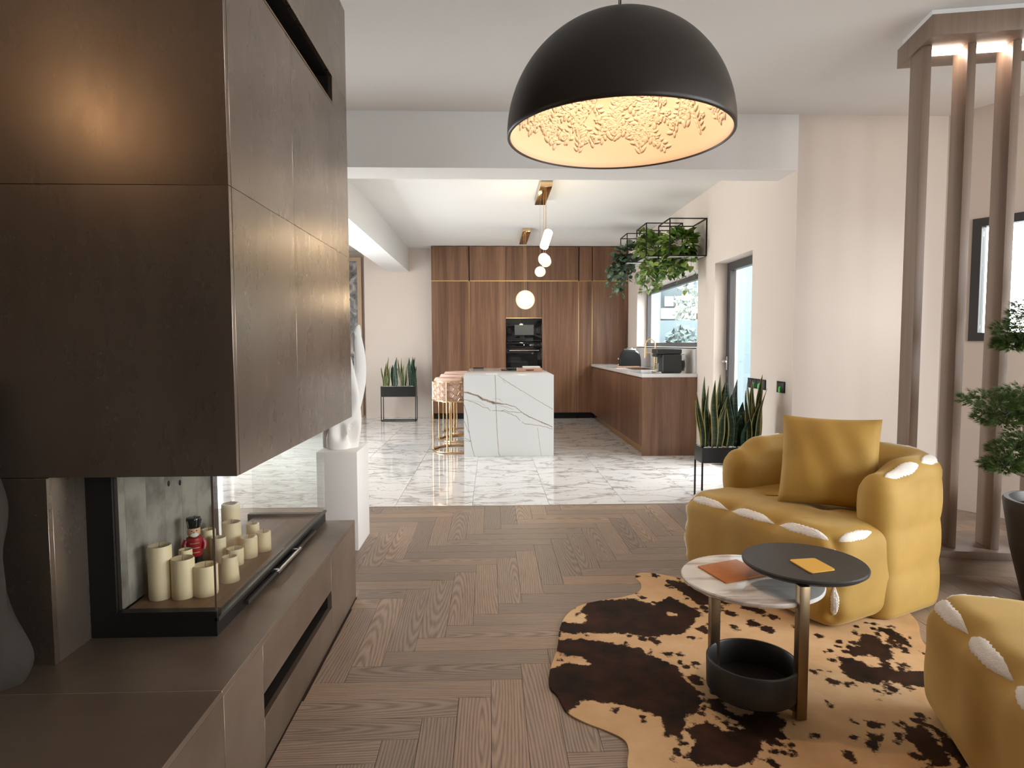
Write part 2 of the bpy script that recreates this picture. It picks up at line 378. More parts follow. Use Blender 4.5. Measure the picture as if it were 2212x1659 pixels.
for i in range(-6, 6):
    for j in range(0, 6):
        x0 = -.753+.6*i; y0 = 4.849+1.2*j
        x1, y1 = min(x0+.6,2.289), min(y0+1.2, 11.29); x0 = max(x0,-3.29)
        if x1-x0 > .02 and y1-y0 > .02: piece('tile', fk, x0,x1,y0,y1, TILE, False, .0012, .01, .0008)

# ------------------------------------------------------------------ fireplace
fp = thing('fireplace', 'tall brown oxidised slab fireplace with glazed firebox and long raised hearth', 'fireplace', (-1.6,1.9,0))
X0, XH, YF, YB, ZH0, ZH1, ZP = -2.598, -.68, 1.694, 3.087, .90, 2.81, .389
core = MB().box(X0,XH-.2,YF+.02,YB-.02,ZH0+.02,ZH1-.02).box(XH-.2,XH-.019,YF+.02,YB-.02,ZH0+.02,2.285).box(XH-.2,XH-.019,YF+.02,YB-.02,2.405,ZH1-.02).box(XH-.2,XH-.019,YF+.02,1.78,2.285,2.405).box(XH-.2,XH-.019,2.82,YB-.02,2.285,2.405).box(X0,XH-.3,YF+.2,YB-.2,ZH1-.02,ZL-.002)
core.build('chimney_core', MATTE, fp)
MB().box(X0,XH-.02,YF+.02,YB-.001,ZH0,ZH0+.02).build('hood_soffit', OXIDE_TOP, fp)
MB().box(X0,XH-.02,YF+.02,YB-.001,ZH1-.02,ZH1).build('hood_lid', OXIDE_TOP, fp)
g = .0004
def slab(x0,x1,y0,y1,z0,z1,m=OXIDE): return MB().box(x0,x1,y0,y1,z0,z1).build('slab', m, fp, .0006, seg=1)
ZS = 1.665
for (z0,z1) in ((ZH0,ZS-g),(ZS+g,ZH1)):
    slab(X0,-1.36-g,YF,YF+.018,z0,z1); slab(-1.36+g,XH-.001,YF,YF+.018,z0,z1)            # front
    slab(X0,XH-.02,YB-.018,YB,z0,z1)                                                      # rear
slab(XH-.018,XH,YF+.0185,2.24-g,ZH0,ZS-g); slab(XH-.018,XH,2.24+g,YB,ZH0,ZS-g)          # right side
# right side upper slabs with the air slot
SY0, SY1, SZ0, SZ1 = 1.78, 2.82, 2.285, 2.405
slab(XH-.018,XH,YF+.0185,2.24-g,ZS+g,SZ0); slab(XH-.018,XH,2.24+g,YB,ZS+g,SZ0)
slab(XH-.018,XH,YF+.0185,YB,SZ1,ZH1); slab(XH-.018,XH,YF+.0185,SY0,SZ0,SZ1); slab(XH-.018,XH,SY1,YB,SZ0,SZ1)
MB().box(XH-.1995,XH-.19,SY0,SY1,SZ0,SZ1).build('air_slot', BLACK, fp)
MB().box(XH-.018,XH+.002,SY0,SY1,SZ0,SZ0+.006).build('slot_lip', BRONZE, fp)
# lower solid body left of the firebox
MB().box(X0,-1.20,YF+.018,2.62,ZP,ZH0).build('fire_body', OXIDE, fp)
slab(X0,-1.18,YF,YF+.018,ZP,ZH0-.002); slab(-1.199,-1.18,YF+.0185,1.85,ZP,ZH0-.002)
# hearth plinth
MB().box(X0,-.85,.32,YB-.02,.0,ZP-.018).box(-.85,-.695,.32,1.83,0,ZP-.018).box(-.85,-.695,2.62,YB-.02,0,ZP-.018).box(-.85,-.695,1.83,2.62,0,.145).box(-.85,-.695,1.83,2.62,.22,ZP-.018).build('hearth_core', MATTE, fp)
for a,b in ((.3,1.55),(1.55,YB)): slab(X0,-.676,a+g,b-g,ZP-.018,ZP,OXIDE_TOP)
PX = -.676
for (y0,y1,z0,z1) in ((.3,1.555,.0,ZP-.019),(1.557,1.83,.0,ZP-.019),(2.62,YB,.0,ZP-.019),(1.83,2.62,.22,ZP-.019),(1.83,2.62,0,.145)):
    slab(PX-.018,PX,y0+.0005,y1-.0005,z0,z1,OXIDE_TOP)
slab(X0,PX-.018,YB-.018,YB,0,ZP-.019,OXIDE_TOP); slab(X0,PX-.018,.3,.318,0,ZP-.019,OXIDE_TOP)
MB().box(-.8495,-.84,1.83,2.62,.145,.22).build('air_slot', BLACK, fp)
# firebox
FX0, FX1, FY0, FY1 = -1.18, -.815, 1.85, 3.075
fr = MB()
fr.box(FX0,FX0+.075,FY0,FY0+.03,ZP,ZH0).box(FX0+.075,FX1,FY0,FY0+.03,ZP,ZP+.075).box(FX0+.075,FX1,FY0,FY0+.03,ZH0-.02,ZH0)
fr.box(FX1-.03,FX1,FY0+.03,FY1,ZP,ZP+.045).box(FX0,FX1-.03,FY1-.03,FY1,ZP,ZP+.045)
fr.box(FX1-.03,FX1,FY0+.03,FY1,ZH0-.015,ZH0).box(FX0,FX1-.03,FY1-.03,FY1,ZH0-.015,ZH0)
fr.box(FX0-.01,FX0+.02,2.62,2.68,ZP,ZH0)
fbx = fr.build('firebox_frame', BLACK, fp)
MB().box(FX1-.006,FX1+.006,FY0,FY1,ZP+.045,ZP+.055).box(FX1+.006,FX1+.016,2.05,2.85,ZP+.012,ZP+.026).build('glass_rail', M('rail_grey',(.09,.09,.09),.3,.8), fp)
MB().box(FX1+.03,FX1+.038,2.28,2.56,ZP+.03,ZP+.038).box(FX1,FX1+.034,2.30,2.312,ZP+.03,ZP+.038).box(FX1,FX1+.034,2.53,2.542,ZP+.03,ZP+.038).build('handle', STEEL, fp)
MB().box(FX0+.03,FX1-.03,FY0+.03,FY1-.03,ZP+.001,.42).build('firebox_floor', wood('firebox_board',(.12,.06,.03),(.20,.11,.06),(.28,.17,.10),1,.5), fp)
verm = M('vermiculite', (.42,.41,.38), .9); k_ = N(verm); k_.bump(k_.noise(k_.coord(), 40, 4), .25, .004)
k_.color(k_.ramp(k_.noise(k_.coord((1,1,1)), 5, 4, .6), [(.35,(.12,.104,.086)),(.6,(.30,.27,.23))]))
for i in range(6): MB().box(FX0+.004,FX0+.02,1.89+.1215*i,1.889+.1215*(i+1),.42,ZH0-.016).build('liner_board', verm, fp, .001, seg=1)
for (y,z) in ((2.28,.80),(2.28,.755),(2.36,.785),(2.36,.74)): MB().ball((FX0+.021,y,z),((.003,0,0),(0,.009,0),(0,0,.011))).build('air_hole', BLACK, fp)
MB().box(FX0+.075,FX1-.002,FY0+.008,FY0+.013,ZP+.075,ZH0-.02).build('front_glass', CLEAR, fp)
MB().box(FX1-.005,FX1,FY0+.001,FY1,ZP+.055,ZH0-.015).build('side_glass', CLEAR, fp)
MB().box(FX0+.02,FX1-.006,FY1-.015,FY1-.01,ZP+.045,ZH0-.015).build('rear_glass', CLEAR, fp)
MB().box(FX1-.004,FX1+.0015,FY0-.001,FY0+.001,ZP+.075,ZH0-.015).build('glass_edge', M('glass_edge',(.10,.07,.05),.3), fp)
# candles
WAX = M('ivory_wax', (.80,.66,.43), .45); WAX.node_tree.nodes['Principled BSDF'].inputs['Subsurface Weight'].default_value = .25
WAX.node_tree.nodes['Principled BSDF'].inputs['Subsurface Radius'].default_value = (.02,.012,.006)
WICK = M('wick', (.25,.2,.15), .9)
CN = [(-1.093,2.075,.175,.036,'tallest ivory candle close to the liner wall and front glass'),(-1.022,2.08,.13,.036,'medium ivory candle between the tallest and the widest stub'),
 (-.958,2.10,.10,.039,'wide short ivory candle just behind the front glass'),(-.925,2.215,.088,.03,'tapering ivory candle with wick next to the side glass'),
 (-1.07,2.20,.12,.022,'slim ivory candle half hidden behind the tallest one'),(-1.105,2.46,.115,.026,'ivory candle just behind the red figurine'),
 (-1.075,2.60,.18,.036,'tall rear ivory candle rising above the others'),(-1.035,2.505,.13,.036,'medium ivory candle in front of the tall rear candle'),
 (-1.045,2.41,.098,.026,'ivory candle between figurine and the rear cluster'),(-.995,2.62,.09,.026,'ivory candle peeping out at the back of the rear cluster'),
 (-.975,2.385,.062,.031,'shortest ivory candle in front of the rear cluster'),(-.955,2.47,.08,.032,'short ivory candle next to the last one beside the side glass'),(-.925,2.545,.078,.029,'short candle at the end of the row away from the front glass')]
for i,(x,y,h,r,lb) in enumerate(CN):
    t = thing('pillar_candle', lb, 'candle', (x,y,.42), 0, 'pillar candles in the firebox')
    b = r*.86 if i == 3 else r
    MB().lathe([(0,0),(r*(1.05 if i==3 else .97),0),(r*(1.05 if i==3 else 1),.006),(b,h-.005),(b*.95,h),(b*.72,h-.001),(b*.5,h-.008),(0,h-.009)],28,(0,0)).build('wax', WAX, t, local=True, smooth=50)
    MB().tube([(0,0,h-.01),(.0005,0,h+.004),(.002,.001,h+.011)],.0012,6).build('wick', WICK, t, local=True)
# nutcracker-style figurine
nf = thing('figurine', 'small red coated soldier figurine with black crown hat among the candles', 'figurine', (-1.095,2.32,.42), .5)
RED = M('red_glaze',(.30,.012,.02),.25); SKIN = M('painted_skin',(.62,.36,.22),.4); GBL = M('black_glaze',(.01,.01,.01),.15)
for s in (-1,1): MB().lathe([(0,0),(.012,0),(.0125,.02),(.010,.05),(.011,.062),(0,.062)],14,(s*.0115,0)).build('leg', GBL, nf, local=True, smooth=50)
cb = MB().lathe([(0,.058),(.024,.058),(.0275,.068),(.025,.088),(.028,.11),(.026,.125),(.016,.131),(0,.131)],24,(0,0)).build('coat', RED, nf, local=True, smooth=50)
for s in (-1,1): MB().tube([(s*.026,0,.118),(s*.034,-.004,.10),(s*.030,-.010,.08)],[.009,.0095,.008],10).build('arm', RED, nf, local=True, smooth=60)
for z in (.075,.092,.109): MB().tube([(-.016,-.0245,z),(0,-.0285,z),(.016,-.0245,z)],.0016,6).build('braid', M('gilt_braid',(.7,.5,.25),.3,.6), nf, local=True)
MB().lathe([(0,.128),(.012,.128),(.021,.136),(.0225,.15),(.020,.164),(0,.168)],20,(0,0)).build('head', SKIN, nf, local=True, smooth=60)
MB().ball((0,-.0215,.139),((.014,0,0),(0,.005,0),(0,0,.009))).build('beard', M('white_beard',(.7,.68,.62),.7), nf, local=True, smooth=60)
for s in (-1,1): MB().ball((s*.008,-.0205,.154),((.0022,0,0),(0,.0014,0),(0,0,.0022)),8,5).build('eye', GBL, nf, local=True)
MB().ball((0,-.0235,.149),((.0025,0,0),(0,.003,0),(0,0,.003)),8,5).build('nose', SKIN, nf, local=True)
cr_ = MB().lathe([(0,.161),(.020,.161),(.0215,.166),(.021,.174),(.026,.192),(.024,.199),(0,.203)],20,(0,0)).build('hat', GBL, nf, local=True, smooth=50)
for i in range(5): a = 2*PI*i/5; MB().tube([(.0215*math.cos(a),.0215*math.sin(a),.168),(.027*math.cos(a),.027*math.sin(a),.19),(.01*math.cos(a),.01*math.sin(a),.202)],.0018,6).build('hat_rib', M('grey_rib',(.2,.2,.2),.3,.5), cr_, local=True)
# rough pale stone piece on the near end of the hearth
ss = MB(); rows = []
for i in range(40):
    z = i/39; rr = .130+.006*math.sin(z*11+.6)+.006*math.sin(z*23)-.30*max(0,z-.80); cxx = -.03*z*z+.012*math.sin(z*14)
    rows.append([(cxx+rr*(1+.10*math.sin(3*a+z*6)+.05*math.sin(7*a-z*11))*math.cos(a), .7*rr*(1+.10*math.sin(3*a+z*6))*math.sin(a), .76*z) for a in np.linspace(0,2*PI,37)])
ss.grid(rows); ss.add(rows[-1][:-1], [tuple(range(36))])
st = M('rough_stone',(.04,.034,.028),.9,spec=.1); k_ = N(st); k_.bump(k_.noise(k_.coord(), 30, 6, .6), .5, .01)
o = ss.build('stone_sculpture', st, local=True, smooth=60); o.location = (-1.345,1.585,ZP)
tag(o, 'rough wavy upright pale stone piece standing on the hearth', 'sculpture')

# ------------------------------------------------------------------ pedestal and white sculpture
MBp = MB().box(-1.055,-.812,3.80,4.15,0,.605).build('pedestal', WHITE, None, .002)
tag(MBp, 'plain white square pedestal behind the hearth carrying a pale sculpture', 'pedestal')
sc_ = thing('abstract_sculpture', 'tall pale abstract sculpture with oval hollows and wing-like tip on pedestal', 'sculpture', (-.955,3.97,.605))
pts = []
for i in range(60):
    z = i/59*.62; w = .098+.02*math.sin(z*7)-.03*(z/.62)**2; tw = z*1.2; row = []
    for a in np.linspace(0,2*PI,49):
        r = w*(1+.16*math.sin(3*a+5*z)+.05*math.sin(5*a-7*z))
        for (ha,hz,hs,hd) in ((-.45,.10,.055,.55),(-1.35,.11,.05,.5),(-2.4,.14,.06,.5),(-.9,.30,.07,.5)):
            da = (a-ha+PI)%(2*PI)-PI; r *= 1-hd*math.exp(-((da*w/(.6*hs))**2+((z-hz)/(hs))**2)**2)
        row.append((r*math.cos(a)+.03*z,.75*r*math.sin(a),z))
    pts.append(row)
mb = MB().grid(pts); mb.add(pts[-1][:-1],[tuple(range(48))]); mb.build('body', WHITE, sc_, local=True, smooth=70)
wg = MB(); rows = []
for i in range(20):
    s = i/19; z = .12+.62*s; xc = .060+.045*math.sin(s*PI*.9)+.03*s**3; w = .062*math.sin(PI*min(1,s*.9+.1))**.7+.002
    rows.append([(xc+w*u*.55+.02*abs(u),-.02+.05*u*u*w/.06+.02*math.sin(3*s),z+.03*u) for u in np.linspace(-1,1,9)])
wg.grid(rows).build('wing', WHITE, sc_, local=True, smooth=70, solid=.014, subsurf=1)
tp = MB(); rows = []
for i in range(14):
    s = i/13; z = .60+.17*s; w = .036*math.sin(PI*(s*.86+.1))
    rows.append([(.085+.045*s+w*u,.012*u*u,z) for u in np.linspace(-1,1,7)])
tp.grid(rows).build('tip', WHITE, sc_, local=True, smooth=70, solid=.012, subsurf=1)

# ------------------------------------------------------------------ kitchen tall units
YC = 10.545; YW = 10.878
cols = [(-.985,-.367),(-.355,.243),(.243,.847),(.847,1.453),(1.467,1.68),(1.69,2.286)]
nm = ['walnut tall unit at the wall end, beside the plant stand on the back wall','walnut tall unit left of the oven column, behind the island','walnut oven column with black oven and microwave niche','walnut tall unit right of the oven column','narrow walnut tall unit between two brass strips','walnut tall unit in the corner behind the counter']
ZST = 2.298
for i,((a,b),lb) in enumerate(zip(cols,nm)):
    t = thing('tall_cabinet', lb, 'cabinet', ((a+b)/2,YC+.16,0), 0, 'walnut tall units')
    if i == 2:
        MB().box(a,b,YC+.30,YW,.10,2.86).box(a,b,YC+.02,YC+.30,.10,.68).box(a,b,YC+.02,YC+.30,1.685,2.86).box(a,a+.004,YC+.02,YC+.3,.68,1.685).box(b-.004,b,YC+.02,YC+.3,.68,1.685).build('carcass', WALNUT, t)
        MB().box(a+.002,b-.002,YC,YC+.02,1.690,ZST-.008).build('door', WALNUT, t, .001, seg=1); MB().box(a+.002,b-.002,YC,YC+.02,.102,.678).build('drawer_front', WALNUT, t, .001, seg=1)
        MB().box(a+.002,b-.002,YC-.002,YC+.018,1.680,1.689).build('niche_trim', GOLD, t)
    else:
        MB().box(a,b,YC+.02,YW,.10,2.86).build('carcass', WALNUT, t)
        MB().box(a+.0015,b-.0015,YC,YC+.02,.102,ZST-.008).build('door', WALNUT, t, .001, seg=1)
    MB().box(a+.0015,b-.0015,YC,YC+.02,ZST+.008,2.86).build('upper_door', WALNUT, t, .001, seg=1)
    MB().box(a,b,YC+.004,YC+.018,ZST-.008,ZST+.008).build('handle_strip', GOLD, t)
    MB().box(a,b,YC+.05,YC+.07,0,.1).build('plinth', BLACK, t)
    if i in (0,3,4): MB().box(b-.001,b+(.011 if i==0 else .013 if i==3 else .009),YC+.002,YC+.018,.102,ZST-.008).build('vertical_strip', GOLD, t)
OVX0, OVX1 = .249, .841
def appliance(name, label, cat, z0, z1, micro):
    t = thing(name, label, cat, ((OVX0+OVX1)/2,YC+.15,z0))
    MB().box(OVX0+.01,OVX1-.01,YC+.012,YC+.295,z0+.004,z1-.002).build('body', BLACK, t)
    MB().box(OVX0,OVX1,YC-.008,YC+.012,z0+.002,z1-.10 if not micro else z1).build('door', BLKGLASS, t, .002)
    if micro:
        MB().box(OVX0+.14,OVX0+.455,YC-.010,YC-.008,z0+.12,z0+.285).build('window', M('microwave_window',(.09,.09,.088),.25), t)
        MB().box(OVX0+.02,OVX1-.02,YC-.0095,YC-.008,z0+.028,z0+.032).build('seam_line', M('seam_grey',(.06,.06,.06),.3), t)
    else:
        MB().box(OVX0,OVX1,YC-.008,YC+.012,z1-.098,z1-.001).build('control_panel', BLKGLASS, t, .002)
        MB().tube([(OVX0+.05,YC-.045,z1-.135),(OVX1-.05,YC-.045,z1-.135)],.008,10).build('handle', STEEL, t, smooth=60)
        for x in (OVX0+.08,OVX1-.08): MB().box(x-.006,x+.006,YC-.045,YC-.008,z1-.142,z1-.128).build('handle_post', STEEL, t)
        MB().lathe([(0,0),(.008,0),(.008,.014),(0,.016)],14).build('knob', STEEL, t, local=True).location = ((0,-.165,z1-.05-z0))
        MB().box(OVX0+.07,OVX1-.07,YC-.0092,YC-.008,z0+.10,z1-.20).build('window', M('oven_window',(.012,.012,.012),.05), t)
appliance('microwave', 'black built-in microwave with grey window above the oven', 'microwave', 1.285,1.678,True)
appliance('oven', 'black glass built-in oven with steel bar handle below the microwave', 'oven', .69,1.283,False)

# ------------------------------------------------------------------ island
isl = thing('kitchen_island', 'white veined marble kitchen island with waterfall end', 'island', (.2,8.05,0))
def veined(name, x0, x1, z0, z1, base):
    """marble slab face: veins traced as a float attribute on a fine grid"""
    nx, nz = 320, 290
    xs = np.linspace(x0,x1,nx); zs = np.linspace(z0,z1,nz); Xg, Zg = np.meshgrid(xs,zs)
    U = (Xg-x0)/(x1-x0)*1440; Vv = (z1-Zg)/(z1-z0)*1280
    lines = [([(0,265),(60,268),(140,300),(220,320),(300,375),(380,400),(480,435),(560,445),(700,462),(820,500),(880,545),(930,590),(1050,660),(1160,705),(1250,745),(1420,820)],[9,13,10,17,20,17,23,12,6,4,4,6,8,6,9,6]),
     ([(0,375),(60,390),(200,440),(300,500),(380,510),(425,560)],4),([(460,555),(600,560),(650,548),(720,575),(920,590)],4),([(610,560),(720,600),(840,650),(900,715)],4),
     ([(930,735),(970,765),(1080,780),(1170,792),(1300,815),(1420,855)],4),([(500,5),(510,250),(515,500),(525,800),(540,1050),(555,1230),(575,1280)],4.5),
     ([(555,10),(750,140),(1000,290),(1200,410),(1425,540)],3.2),([(620,70),(670,125)],2.5),([(5,460),(55,640),(75,850),(100,1000),(130,1150),(165,1280)],4.5),([(5,720),(50,830),(75,900)],3.5),
     ([(10,985),(60,1010),(105,1035)],3),([(5,1020),(60,1040),(110,1035)],3.5),([(460,370),(590,375)],2),([(540,465),(700,510),(790,545)],2.2),([(1180,830),(1200,1000),(1240,1280)],2.2),([(120,390),(260,420),(340,480)],1.8),([(560,375),(620,420)],1.6)]
    d = np.full(U.shape, 9.); wob = 5*np.sin(U*.045+3*np.sin(Vv*.03))+3*np.sin(U*.13+Vv*.09)
    for ptl,w in lines:
        wl = w if isinstance(w, list) else [w]*len(ptl)
        for (a,b),(c,e_),w0,w1 in zip(ptl[:-1],ptl[1:],wl[:-1],wl[1:]):
            vx, vy = c-a, e_-b; L2 = vx*vx+vy*vy
            tt = np.clip(((U-a)*vx+(Vv+wob*.5-b)*vy)/L2,0,1); dist = np.hypot(U-(a+tt*vx),Vv+wob*.5-(b+tt*vy))
            d = np.minimum(d, dist/(w0+(w1-w0)*tt))
    val = np.clip(1.3-d,0,1).ravel()
    verts = np.stack([Xg.ravel(),np.full(Xg.size,base),Zg.ravel()],1)
    idx = np.arange(nx*nz).reshape(nz,nx); f = np.stack([idx[:-1,:-1],idx[:-1,1:],idx[1:,1:],idx[1:,:-1]],-1).reshape(-1,4)
    m = MB(); m.v = [tuple(p) for p in verts]; m.f = [tuple(int(i) for i in q) for q in f]
    o = m.build(name, VEIN, isl); attr(o, 'vein', val); return o
VEIN = M('veined_marble', (.78,.79,.79), .18); k_ = N(VEIN)
cc = k_.ramp(k_.noise(k_.coord(rnd=False), 14, 5, .6), [(.4,(.16,.11,.085)),(.62,(.36,.24,.185))])
k_.color(k_.mix(k_.at('vein'), (.78,.80,.80), cc))
PLAINM = M('white_marble_top', (.76,.77,.77), .08)
veined('end_panel_face', -.308, .693, .001, .909, 6.999)
MB().box(-.308,.693,7.0,7.03,.0,.91).build('end_panel', PLAINM, isl, .002)
MB().box(-.308,.693,7.031,9.12,.882,.91).build('worktop', PLAINM, isl, .002)
MB().box(.03,.691,7.031,9.11,.08,.881).build('body', WALNUT, isl); MB().box(.05,.66,7.031,9.09,0,.08).build('plinth', BLACK, isl)
MB().box(.03,.693,9.111,9.119,0,.881).build('rear_panel', PLAINM, isl, .002)
tag(MB().box(.13,.39,8.12,8.72,.9105,.9165).build('induction_hob', BLKGLASS, None, .002), 'flat black glass induction hob set in the island worktop', 'hob')
tag(MB().box(-.065,.064,7.005,7.09,.9105,.924).build('socket_block', M('white_plastic',(.85,.85,.85),.4), None, .003), 'white pop-up socket block at the island front edge', 'socket')
tag(MB().box(-.258,-.108,8.94,9.0,.9105,.922).build('phone', BLACK, None, .003), 'thin black phone lying at the far edge of the island', 'phone')
wb = thing('wooden_box', 'light wooden tray box holding a white book on the island', 'box', (.468,7.83,.9105))
OAKL = wood('light_box_wood',(.36,.20,.13),(.48,.28,.19),(.58,.37,.26),0,.5)
for nme,a in (('base',(.318,.618,7.69,7.97,.9105,.918)),('side',(.318,.326,7.69,7.97,.918,.957)),('side',(.610,.618,7.69,7.97,.918,.957)),('side',(.326,.610,7.962,7.97,.918,.957)),
  ('front',(.326,.610,7.69,7.698,.918,.928)),('front',(.326,.42,7.69,7.698,.928,.942)),('front',(.515,.610,7.69,7.698,.928,.942)),('front',(.326,.610,7.69,7.698,.942,.957))): MB().box(*a).build(nme, OAKL, wb)
bk = thing('book', 'white book lying on the wooden box on the island', 'book', (.49,7.84,.9575))
MB().box(.39,.60,7.72,7.96,.9575,.9595).box(.39,.60,7.72,7.96,.9735,.9755).box(.39,.393,7.72,7.96,.9595,.9735).build('cover', M('book_cover',(.8,.79,.77),.5), bk)
MB().box(.393,.597,7.723,7.957,.9595,.9735).build('pages', M('paper',(.75,.72,.66),.8), bk)

# ------------------------------------------------------------------ bar stools
BLUSH = M('blush_velvet', (.66,.43,.34), .75, sheen=.4)
R_ = .285
def make_stool():
    t = thing('bar_stool', '', 'stool', (0,0,0))
    MB().tube([(R_*math.cos(a),R_*math.sin(a),.012) for a in np.linspace(0,2*PI,48,endpoint=False)],.012,8,True).build('base_ring', POLGOLD, t, local=True, smooth=60)
    for a in (PI,PI*.62,PI*1.38,PI*.15,-PI*.15): MB().tube([(R_*math.cos(a),R_*math.sin(a),.012),(R_*math.cos(a),R_*math.sin(a),.82)],.009,8).build('leg', POLGOLD, t, local=True, smooth=60)
    A0, A1 = PI*.42, PI*1.58
    for z in (.602,.822): MB().tube([(R_*math.cos(a),R_*math.sin(a),z) for a in np.linspace(A0,A1,40)],.008,6).build('rim', POLGOLD, t, local=True, smooth=60)
    hx = MB(); s = .043; cols_ = int((A1-A0)*R_/(1.5*s))
    for i in range(cols_+1):
        for j in range(4):
            u = i*1.5*s; v = j*s*1.732+(s*.866 if i%2 else 0)
            pp = []
            for q in range(6):
                a = q*PI/3; uu = u+s*math.cos(a); vv = .602+v+s*math.sin(a)*1.0
                if vv > .825 or vv < .598 : vv = min(max(vv,.6),.823)
                an = min(max(A0+uu/R_,A0),A1); pp.append((R_*math.cos(an),R_*math.sin(an),vv))
            hx.tube(pp,.0042,4,True)
    hx.build('honeycomb_back', POLGOLD, t, local=True)
    rows = []
    for a in np.linspace(A0+.05,A1-.05,40):
        rows.append([((R_-.012-q[0])*math.cos(a),(R_-.012-q[0])*math.sin(a),q[1]) for q in ((0,.60),(0,.80),(.004,.84),(.02,.862),(.04,.862),(.056,.84),(.06,.80),(.06,.60),(0,.60))])
    mb = MB().grid(rows); mb.add(rows[0][:-1],[tuple(range(8))]); mb.add(rows[-1][:-1],[tuple(range(7,-1,-1))]); mb.build('backrest', BLUSH, t, local=True, smooth=60)
    MB().lathe([(0,.60),(.20,.60),(.215,.62),(.22,.655),(.20,.685),(.12,.695),(0,.697)],36).build('seat_cushion', BLUSH, t, local=True, smooth=60)
    MB().lathe([(0,.585),(.225,.585),(.225,.60),(0,.60)],36).build('seat_base', POLGOLD, t, local=True, smooth=40)
    return t
def dup(root):
    r = root.copy(); COL.objects.link(r)
    for ch in list(root.children):
        c = ch.copy(); COL.objects.link(c); c.parent = r
        for g_ in list(ch.children):
            d_ = g_.copy(); COL.objects.link(d_); d_.parent = c
    return r
stool = make_stool()
for i,(y,lb) in enumerate(((7.455,'blush bar stool in gold honeycomb shell by the island waterfall end'),(8.285,'middle blush bar stool with gold honeycomb shell along the island'),(9.03,'blush honeycomb bar stool at the island end nearest the tall units'))):
    s_ = stool if i == 0 else dup(stool)
    s_.location = (-.405,y,0); s_['label'] = lb; s_['group'] = 'bar stools along the island'

# ------------------------------------------------------------------ counter along the window
us = [(6.972,8.0),(8.0,9.27),(9.27,10.54)]
for (a,b),lb in zip(us,('walnut base cabinet at the free end of the window counter','walnut base cabinet in the middle under the sink','walnut base cabinet next to the tall units under the window counter')):
    t = thing('base_cabinet', lb, 'cabinet', (1.99,(a+b)/2,0), 0, 'walnut base units under the window')
    (MB().box(1.696,2.285,a,b,.10,.745).box(1.696,1.826,a,b,.745,.879) if a == 8.0 else MB().box(1.696,2.285,a,b,.10,.879)).build('carcass', WALNUT, t); MB().box(1.676,1.695,a+.0015,b-.0015,.102,.862).build('door', WALNUT, t, .001, seg=1)
    MB().box(1.73,1.745,a,b,0,.10).build('plinth', GOLD, t); MB().box(1.679,1.695,a,b,.864,.878).build('grip_strip', BRONZE, t)
tag(MB().box(1.676,2.286,6.95,6.971,0,.879).build('end_panel', WALNUT, None, .001, seg=1), 'walnut end panel closing the window counter towards the living room', 'panel')
tag(MB().box(1.668,2.288,6.945,8.05,.88,.92).box(1.668,1.83,8.05,8.75,.88,.92).box(2.14,2.288,8.05,8.75,.88,.92).box(1.668,2.288,8.75,10.54,.88,.92).build('worktop', PLAINM, None), 'long white marble worktop on the walnut base units', 'worktop')
tag(MB().box(2.27,2.289,6.98,10.54,.921,1.19).build('backsplash', M('backsplash_stone',(.70,.69,.68),.2), None), 'pale stone backsplash between worktop and window', 'backsplash')
sk = thing('kitchen_sink', 'copper toned inset sink in the white worktop', 'sink', (1.985,8.4,.75))
SNK = M('copper_sink',(.42,.25,.16),.3,.8)
for nme,a in (('bottom',(1.835,2.135,8.055,8.745,.75,.754)),('side',(1.831,1.835,8.055,8.745,.754,.919)),('side',(2.135,2.139,8.055,8.745,.754,.919)),('side',(1.835,2.135,8.051,8.055,.754,.919)),('side',(1.835,2.135,8.745,8.749,.754,.919))): MB().box(*a).build(nme,SNK,sk)
fc = thing('kitchen_faucet', 'gold arched kitchen faucet with pull-down spring by the window', 'faucet', (2.19,8.40,.921))
MB().cyl((2.19,8.40),.026,.921,.935).build('base', GOLD, fc, smooth=40); MB().cyl((2.19,8.40),.017,.935,1.16).build('stem', GOLD, fc, smooth=40)
ar = [(2.19,8.40,1.16)]+[(2.125+.065*math.cos(a),8.40,1.24+.075*math.sin(a)) for a in np.linspace(0,PI,14)]+[(2.06,8.40,1.16)]
MB().tube(ar,.009,8).build('arch', GOLD, fc, smooth=60); MB().cyl((2.06,8.40),.014,1.06,1.17,14).build('spray_head', GOLD, fc, smooth=40)
MB().box(2.06,2.19,8.394,8.406,1.128,1.142).build('holder_arm', GOLD, fc); MB().tube([(2.19,8.385,.98),(2.19,8.33,1.0)],.006,8).build('lever', GOLD, fc)
cm = thing('coffee_machine', 'black pod coffee machine at the free end of the window counter', 'coffee machine', (2.02,7.16,.9205))
BLKP = M('black_plastic',(.028,.030,.032),.45)
MB().box(1.93,2.15,7.06,7.32,.9205,1.135).build('body', BLKP, cm, .018, seg=3); MB().box(1.865,2.15,7.065,7.315,1.136,1.195).build('head', BLKP, cm, .014, seg=3)
MB().box(1.862,1.93,7.10,7.28,1.10,1.136).build('spout', BLKP, cm, .01); MB().box(1.86,1.93,7.09,7.29,.9205,.935).build('drip_tray', STEEL, cm, .003)
MB().lathe([(0,.936),(.026,.936),(.03,1.03),(.028,1.03),(.024,.94),(0,.94)],20,(1.893,7.19)).build('cup', CLEAR, cm, smooth=40)
ct = thing('milk_carafe', 'clear carafe with grey core beside the coffee machine', 'carafe', (2.205,7.22,.9205))
MB().lathe([(0,.9205),(.05,.9205),(.053,.93),(.05,1.12),(.047,1.12),(.048,.935),(0,.93)],28,(2.205,7.22)).build('jug', CLEAR, ct, smooth=40)
